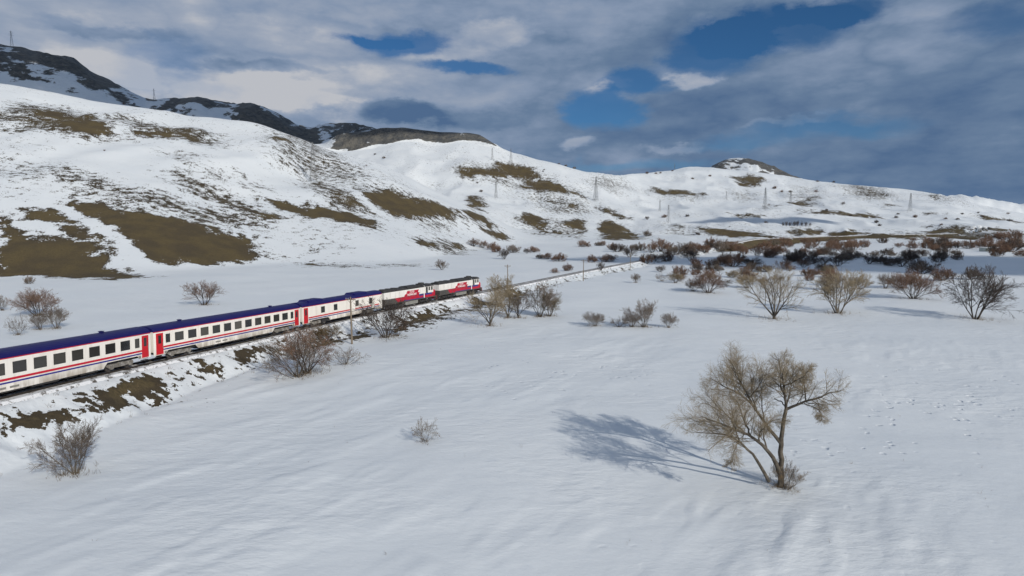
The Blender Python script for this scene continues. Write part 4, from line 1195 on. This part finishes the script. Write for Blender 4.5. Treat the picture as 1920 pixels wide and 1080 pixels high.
    p3, r3_ = G_.kids(p2, q2, 8, .15, 1.0, (18, 55), (.45, .75), 4, .12, .01, .7, .03); q3 = taper(np.full(len(p3), .0042), 4, .6)
    v, f = local(tubes([(P0_[rest], Q0_[rest], 7), (p1, q1, 4)])); obj('branches', mesh_np('branches', v, f), 'bark_grey', root)
    v, f = local(tubes([(p2, q2, 3), (p3, q3, 3)])); obj('twigs', mesh_np('twigs', v, f), 'twig_tan', root)
    tag(root, 'large leafless willow with three leaning trunks standing alone in the foreground snow', 'tree')
    print('hero twigs', len(p2), len(p3))
hero()
veg(1475, 917, 52, 70, 'arch', 'dry_grass', 'bushy brown suckers around the foot of the foreground willow', 'shrub', 'sucker_shrub', bark='bark_dark')
veg(1470, 912, 60, 40, 'wisp', 'twig_dark', 'sparse dark sprouts beside the trunk of the foreground willow', 'shrub', 'sucker_shrub', bark='bark_dark')
# ---- nearer shrubs and trees, each its own
N_ = [
 (140, 888, 108, 118, 'vase', 'twig_grey', 'grey leafless shrub at the lower left in front of the railway bank'),
 (118, 891, 50, 56, 'wisp', 'twig_grey', 'low thin stems left of the shrub at the lower left'),
 (797, 828, 48, 58, 'wisp', 'dry_grass', 'small lone tufted shrub in the middle of the open snow'),
 (560, 706, 100, 165, 'arch', 'twig_grey', 'wide arching shrub beside the train, in front of the coach ends'),
 (575, 700, 90, 110, 'vase', 'twig_red', 'upright brown stems inside the wide arching shrub beside the train'),
 (648, 683, 34, 90, 'wisp', 'twig_grey', 'low wispy shrub at the foot of the weathered telegraph pole'),
 (608, 640, 34, 70, 'round', 'dry_grass', 'brown thicket on the bank between arching shrub and pole'),
 (725, 633, 78, 100, 'vase', 'twig_dark', 'dark sparse small tree beside the rear locomotive'),
 (745, 630, 50, 50, 'wisp', 'twig_red', 'reddish thin shrub next to the dark sparse tree by the locomotive'),
 (918, 611, 68, 80, 'tree', 'twig_tan', 'low spreading willow with brown foot, front of the clump by the lead locomotive'),
 (935, 575, 62, 75, 'vase', 'twig_tan', 'yellowish feathery willow in front of the lead locomotive nose'),
 (952, 596, 60, 60, 'tree', 'twig_tan', 'tan tree in the middle of the clump by the lead locomotive'),
 (972, 596, 48, 52, 'tree', 'twig_dark', 'dark crooked tree leaning right in the clump by the lead locomotive'),
 (1012, 594, 66, 70, 'vase', 'twig_grey', 'tall dark stemmed tree at the right end of the clump'),
 (1030, 593, 46, 56, 'vase', 'twig_tan', 'rounded tan shrub at the right end of the clump by the locomotive'),
 (1116, 611, 27, 50, 'round', 'twig_grey', 'leftmost of the row of grey shrubs in mid snowfield'),
 (1160, 613, 22, 44, 'wisp', 'twig_grey', 'low thin shrub second in the row of grey shrubs'),
 (1185, 613, 30, 44, 'round', 'twig_grey', 'dense grey shrub left of the tallest in the mid snowfield row'),
 (1206, 613, 54, 64, 'vase', 'twig_grey', 'tallest grey shrub of the row in mid snowfield'),
 (1253, 614, 29, 32, 'round', 'twig_grey', 'rightmost small grey shrub of the row in mid snowfield'),
 (383, 572, 47, 62, 'vase', 'twig_red', 'lone pinkish brown shrub on the snow behind the train'),
 (72, 592, 54, 82, 'round', 'twig_red', 'large reddish brown rounded shrub behind the train at left'),
 (75, 618, 32, 38, 'vase', 'twig_grey', 'grey shrub at the foot of the large reddish shrub'),
 (106, 616, 44, 52, 'vase', 'twig_grey', 'grey brown shrub right of the large reddish shrub'),
 (34, 628, 40, 36, 'wisp', 'twig_grey', 'pale thin shrub left below the large reddish shrub, nearest the coach roof'),
 (4, 582, 30, 24, 'vase', 'twig_grey', 'grey shrub cut by the left edge behind the train'),
 (55, 532, 16, 18, 'round', 'twig_grey', 'small grey shrub at the foot of the brown slope'),
 (828, 506, 21, 24, 'vase', 'twig_grey', 'small lone shrub behind the rear locomotive'),
 (1452, 598, 103, 120, 'tree', 'twig_tan', 'leafless tree with forked trunk, left of the three big mid distance trees'),
 (1572, 587, 86, 112, 'vase', 'twig_tan', 'many stemmed tree with spreading limbs, middle of the three big ones'),
 (1712, 560, 54, 88, 'round', 'twig_red', 'dense broad brown shrub between the two big right trees'),
 (1828, 598, 102, 118, 'vase', 'twig_dark', 'dark many stemmed tree at right, casting a long shadow'),
 (1328, 549, 42, 66, 'round', 'twig_red', 'brown bushy shrub in front of a scrub patch left of the big trees'),
 (1300, 546, 24, 34, 'round', 'twig_grey', 'low shrub adjoining the left of the brown bushy shrub'),
 (1192, 530, 18, 20, 'round', 'twig_grey', 'small ball shaped shrub right of the track'),
 (1275, 519, 22, 32, 'round', 'twig_red', 'dark reddish ball of shrub on the open snow beyond the row'),
 (1242, 527, 16, 36, 'wisp', 'twig_grey', 'low straggling shrub beside the dark reddish ball'),
 (1558, 545, 44, 44, 'round', 'twig_red', 'rusty brown upright shrub behind the middle big tree'),
 (1400, 540, 26, 44, 'round', 'twig_tan', 'straw coloured shrub behind the forked tree'),
 (1612, 542, 26, 46, 'round', 'twig_tan', 'straw coloured low shrub behind the middle big tree'),
 (1660, 541, 30, 32, 'round', 'twig_grey', 'grey shrub left of the dense broad brown shrub'),
 (1690, 540, 30, 50, 'round', 'twig_red', 'dark brown shrub behind the dense broad brown one'),
 (1766, 526, 26, 42, 'round', 'twig_red', 'brown shrub standing in the cloud shadow at right'),
 (1725, 513, 28, 56, 'round', 'twig_dark', 'very dark shrub in the cloud shadow, above the dense broad brown one'),
 (1822, 524, 26, 36, 'round', 'twig_dark', 'dark round shrub behind the dark tree at right'),
]
for e_ in N_:
    cat = 'tree' if e_[4] in ('tree',) or 'tree' in e_[6].split(' ')[1:4] else 'shrub'
    veg(*e_, cat=cat, name='leafless_tree' if cat == 'tree' else 'leafless_shrub', bark='bark_dark' if e_[5] in ('twig_dark', 'twig_red') else 'bark_grey')
veg(945, 486, 21, 24, 'vase', 'twig_dark', 'dark vase shaped shrub at the hill foot above the lead locomotive', bark='bark_dark')
veg(1127, 507, 17, 16, 'vase', 'twig_dark', 'dark shrub on the brown tuft of the railway bank', bark='bark_dark')
# ---- far shrubs on the valley floor
ORD = ['first','second','third','fourth','fifth','sixth','seventh','eighth','ninth','tenth','eleventh','twelfth','thirteenth','fourteenth','fifteenth','sixteenth','seventeenth','eighteenth','nineteenth','twentieth']
ORD += ['twenty-' + o for o in ORD[:9]] + ['thirtieth'] + ['thirty-' + o for o in ORD[:9]] + ['fortieth'] + ['forty-' + o for o in ORD[:9]] + ['fiftieth'] + ['fifty-' + o for o in ORD[:9]] + ['sixtieth']
def many(lst, label, group, seed, hs=1.0):
    """label is a plural phrase; each bush is told apart by its rank from the left"""
    r_ = random.Random(seed)
    lst = sorted(lst, key=lambda it: it[0])
    for k_, it in enumerate(lst):
        px, py, w_ = it[:3]; tw = it[3] if len(it) > 3 else r_.choice(['twig_red', 'twig_red', 'twig_grey', 'twig_dark'])
        h_ = it[4] if len(it) > 4 else w_ * r_.uniform(.58, .85)
        word = {'twig_red': 'reddish brown', 'twig_grey': 'greyish', 'twig_dark': 'dark', 'twig_tan': 'tan'}[tw]
        veg(px, py, h_ * hs, w_ * 1.22, r_.choice(['round', 'round', 'vase']), tw, '%s %s, %s from left' % (word, label, ORD[k_]), group=group, bark='bark_dark')
many([(888, 462, 22, 'twig_red'), (905, 465, 22, 'twig_red'), (922, 468, 18), (930, 473, 18), (962, 474, 22), (988, 475, 14), (1002, 473, 20), (1012, 485, 14), (1026, 486, 16),
      (1047, 490, 26), (1064, 508, 18), (1040, 512, 14), (1093, 463, 20), (1104, 463, 10), (1122, 461, 14), (1130, 461, 12), (1111, 492, 18), (1136, 491, 26, 'twig_red'), (1148, 490, 18)],
     'small shrub between the hill foot and the bare track', 'shrubs between hill foot and track', 5)
many([(1148, 468, 18), (1157, 472, 28, 'twig_dark'), (1180, 482, 26), (1200, 470, 22), (1188, 468, 16), (1222, 474, 26, 'twig_red'), (1238, 472, 34, 'twig_red'), (1254, 470, 22), (1212, 494, 24, 'twig_red'), (1228, 490, 24),
      (1250, 490, 26), (1262, 478, 26), (1283, 479, 32, 'twig_dark'), (1296, 478, 24), (1306, 470, 20), (1320, 474, 22), (1306, 508, 20), (1238, 510, 18), (1330, 465, 18)],
     'shrub in the thicket where track meets earth embankment', 'shrubs where the track meets the embankment', 6)
many([(1350, 470, 26), (1372, 470, 28), (1390, 472, 24), (1352, 497, 24, 'twig_red'), (1374, 500, 34, 'twig_red'), (1400, 494, 18, 'twig_dark'), (1420, 480, 28), (1432, 468, 24, 'twig_red'), (1446, 482, 26), (1462, 476, 28, 'twig_red'), (1484, 488, 26, 'twig_dark'),
      (1450, 462, 24), (1470, 462, 26, 'twig_red'), (1510, 458, 22, 'twig_red'), (1530, 460, 20), (1412, 500, 30), (1435, 510, 26), (1480, 508, 20)],
     'scrub bush below the earth embankment left of the shadow', 'scrub left of the cloud shadow', 7)
many([(1522, 495, 26, 'twig_dark'), (1545, 497, 22, 'twig_dark'), (1570, 499, 30, 'twig_dark'), (1592, 486, 24, 'twig_dark'), (1610, 484, 20), (1640, 480, 18), (1672, 480, 14), (1630, 495, 28, 'twig_dark'), (1650, 495, 26, 'twig_dark'), (1668, 498, 28, 'twig_dark'),
      (1690, 500, 30, 'twig_dark'), (1705, 488, 30, 'twig_dark'), (1722, 484, 24), (1760, 492, 26, 'twig_dark', 22), (1540, 478, 22, 'twig_red'), (1560, 470, 26, 'twig_red'), (1580, 468, 30, 'twig_red'), (1600, 470, 28, 'twig_red'), (1620, 464, 20, 'twig_red'), (1555, 520, 22), (1530, 515, 18)],
     'scrub bush around the far edge of the cloud shadow', 'scrub around the cloud shadow', 8)
_r = random.Random(77)
many([(_r.uniform(1290, 1560), _r.choice([466, 472, 478, 486, 492, 500, 506]) + _r.uniform(-3, 3), _r.uniform(15, 26)) for _ in range(30)],
     'bush filling the scrub belt behind the forked tree', 'bushes filling the scrub belt, left half', 21)
many([(_r.uniform(1560, 1915), _r.choice([458, 464, 470, 478, 486]) + _r.uniform(-3, 3), _r.uniform(14, 24)) for _ in range(30)],
     'bush filling the scrub belt behind the right trees', 'bushes filling the scrub belt, right half', 22)
many([(_r.uniform(1235, 1560), _r.uniform(503, 538), _r.uniform(16, 30), _r.choice(['twig_red', 'twig_grey', 'twig_tan'])) for _ in range(18)],
     'bush on the open snow nearer than the scrub belt', 'bushes nearer than the scrub belt', 23)
many([(1685, 464, 16), (1710, 466, 22), (1738, 466, 22), (1755, 466, 24), (1775, 465, 22), (1795, 465, 24), (1815, 466, 22), (1848, 468, 26), (1870, 468, 18), (1896, 472, 34, 'twig_dark', 26), (1910, 464, 24), (1852, 452, 16), (1880, 450, 22), (1905, 448, 22), (1870, 446, 14), (1655, 456, 16), (1712, 454, 14)],
     'bush in the far hedge like row at right', 'far row of bushes at right', 9)
# ---- lone small trees on the far slopes
many([(1213, 412, 9), (1246, 408, 9), (1289, 406, 7), (1213, 443, 14), (1308, 440, 8), (1436, 418, 6), (1580, 384, 8), (1595, 405, 5), (1530, 360, 6), (1563, 341, 5), (1533, 341, 5), (1680, 409, 7), (1684, 402, 5), (1643, 418, 7), (1649, 424, 6), (1773, 411, 6), (1765, 422, 5), (1795, 412, 6), (1804, 402, 5), (1834, 400, 5), (1843, 407, 5), (1716, 408, 7), (1452, 354, 7), (1466, 360, 5), (1482, 361, 6),
      (1299, 336, 5), (1331, 331, 5), (1213, 326, 5), (1230, 326, 5), (1238, 325, 4), (1261, 321, 4), (1061, 311, 5), (1077, 314, 6), (1048, 308, 4), (1020, 319, 3), (1018, 322, 3), (895, 344, 5), (902, 360, 6), (720, 297, 6), (687, 311, 4), (340, 210, 6), (232, 196, 6), (252, 196, 4), (196, 283, 4), (703, 290, 5), (1890, 402, 5), (1893, 415, 8), (1550, 395, 5)],
     'tiny bush standing alone on the snowy hillsides', 'lone bushes on the hillsides', 10, 1.05)
for k_, (px, w_) in enumerate([(1468, 5), (1474, 6), (1481, 5), (1489, 6), (1495, 7), (1503, 5), (1511, 5), (1519, 4)]):
    veg(px, 424, w_ * 1.6, w_, 'vase', 'twig_dark', 'dark little tree in the far shaded hollow, %s from left' % ORD[k_], group='trees in the far shaded hollow', bark='bark_dark', name='leafless_tree', cat='tree')

# ------------------------------------------------------------------ dead stalks poking through the snow
rw = np.random.RandomState(9); st_, dr_, ln_ = [], [], []
def tuft(x, y, n_, h_):
    z = ground(x, y)
    for _ in range(n_):
        st_.append((x + rw.normal(0, .12), y + rw.normal(0, .12), z - .03)); dr_.append((rw.normal(0, .35), rw.normal(0, .35), 1)); ln_.append(h_ * rw.uniform(.5, 1.2))
for _ in range(420):
    s_ = rw.uniform(45, 260); p_ = path(s_); th_ = np.interp(s_, _S, _T); l_ = rw.uniform(2.4, 8.5) if rw.rand() < .8 else -rw.uniform(2.6, 6)
    tuft(p_[0] + math.cos(th_) * l_, p_[1] - math.sin(th_) * l_, rw.randint(3, 9), rw.uniform(.2, .55))
for _ in range(70):
    q = at(rw.uniform(100, 1900), rw.uniform(560, 1050)); tuft(q.x, q.y, rw.randint(1, 4), rw.uniform(.12, .3))
for x_, y_, w_, h_ in FEET:
    for _ in range(int(6 + 5 * w_)):
        a_ = rw.uniform(0, 6.28); r_ = abs(rw.normal(0, .16)) * w_ + .05
        tuft(x_ + math.cos(a_) * r_, y_ + math.sin(a_) * r_, 5, min(.14 * h_, .7) * rw.uniform(.5, 1.2))
Gw = Grower(3); pw = Gw.grow(np.array(st_), np.array(dr_), np.array(ln_), 4, .15, 0)
v_, f_ = tubes([(pw, taper(np.full(len(pw), .009), 4, .4), 3)])
tag(obj('dry_weeds', mesh_np('dry_weeds', v_, f_), 'dry_grass'), 'thin dead stalks poking through the snow along the railway bank', 'weeds', kind='stuff')

# ------------------------------------------------------------------ far farm hut
q = at(1858, 471); hut = empty('farm_hut', q); hut.rotation_euler = (0, 0, .25)
MB().box(-7, 7, -2.5, 2.5, -.3, 2.4).build('wall', 'hut_wall', hut)
MB().prism([(-7.3, 2.401), (7.3, 2.401), (7.3, 2.5), (-7.3, 2.5)], -2.9, 2.9).build('roof', 'letter_white', hut)
MB().box(2.2, 3.6, -2.55, -2.49, 0, 2.0).build('door', 'hut_blue', hut)
tag(hut, 'tiny long low hut with a blue door by the far bushes', 'hut')

# ------------------------------------------------------------------ clouds added out of view, placed to shade parts of valley and hills
m, t, b = new_mat('cloud')
g = t.node('ShaderNodeNewGeometry')
b.inputs['Base Color'].default_value = (.9, .9, .92, 1); b.inputs['Roughness'].default_value = 1; b.inputs['Specular IOR Level'].default_value = 0
tr = t.node('ShaderNodeBsdfTransparent'); mx = t.node('ShaderNodeMixShader')
nz = t.noise(g.outputs['Position'], .012, 5, .6)
lw = t.node('ShaderNodeTexCoord')
t.put(mx.inputs[0], t.step(nz, .30, .46, .35, 1.0)); t.l.new(tr.outputs[0], mx.inputs[1]); t.l.new(b.outputs[0], mx.inputs[2])
t.l.new(mx.outputs[0], m.node_tree.nodes['Material Output'].inputs[0])
def cloud(target, up, rx, ry, rot, seed):
    """puffy slab of cloud whose shadow falls at target"""
    T_ = Vector(target); k = up / TO_SUN.z
    c_ = T_ + TO_SUN * k
    nu, nv = 72, 36
    u = np.linspace(0, 2 * np.pi, nu, endpoint=False); v = np.linspace(.04, np.pi - .04, nv)
    UU, VV = np.meshgrid(u, v, indexing='ij')
    x = np.sin(VV) * np.cos(UU); y = np.sin(VV) * np.sin(UU); z = np.cos(VV)
    lump = 1 + .55 * fbm(x * 2.2 + seed * 9.1, y * 2.2 + z * 1.7, seed, 4)
    x, y, z = x * lump * rx, y * lump * ry, np.where(z > 0, z * 30, z * 8) * lump
    cr, sr = math.cos(rot), math.sin(rot)
    vs = np.stack([x * cr - y * sr, x * sr + y * cr, z], -1).reshape(-1, 3)
    i, j = np.meshgrid(np.arange(nu), np.arange(nv - 1), indexing='ij'); a = i * nv + j; b2 = ((i + 1) % nu) * nv + j
    fs = np.stack([a, a + 1, b2 + 1, b2], -1).reshape(-1, 4)
    o = obj('cloud', mesh_np('cloud', vs, fs), 'cloud'); o.location = c_
    tag(o, 'unseen cloud placed to cast shade on the land below', 'cloud', 'unseen clouds placed for their shade', 'stuff')
a_ = at(1760, 498); cloud((a_.x + 45, a_.y + 5, 0), 520, 165, 62, -.25, 3)
a_ = at(1400, 415); cloud((a_.x + 40, a_.y + 10, a_.z), 560, 105, 20, .0, 5)
cloud((-1650, 2150, 250), 900, 900, 420, .3, 7)
cloud((-700, 2450, 230), 900, 520, 260, .1, 8)
a_ = at(770, 262); cloud((a_.x - 60, a_.y + 105, a_.z + 20), 900, 260, 75, -.02, 11)
a_ = at(1850, 385); cloud((a_.x + 500, a_.y + 1300, 200), 1400, 900, 500, .2, 9)
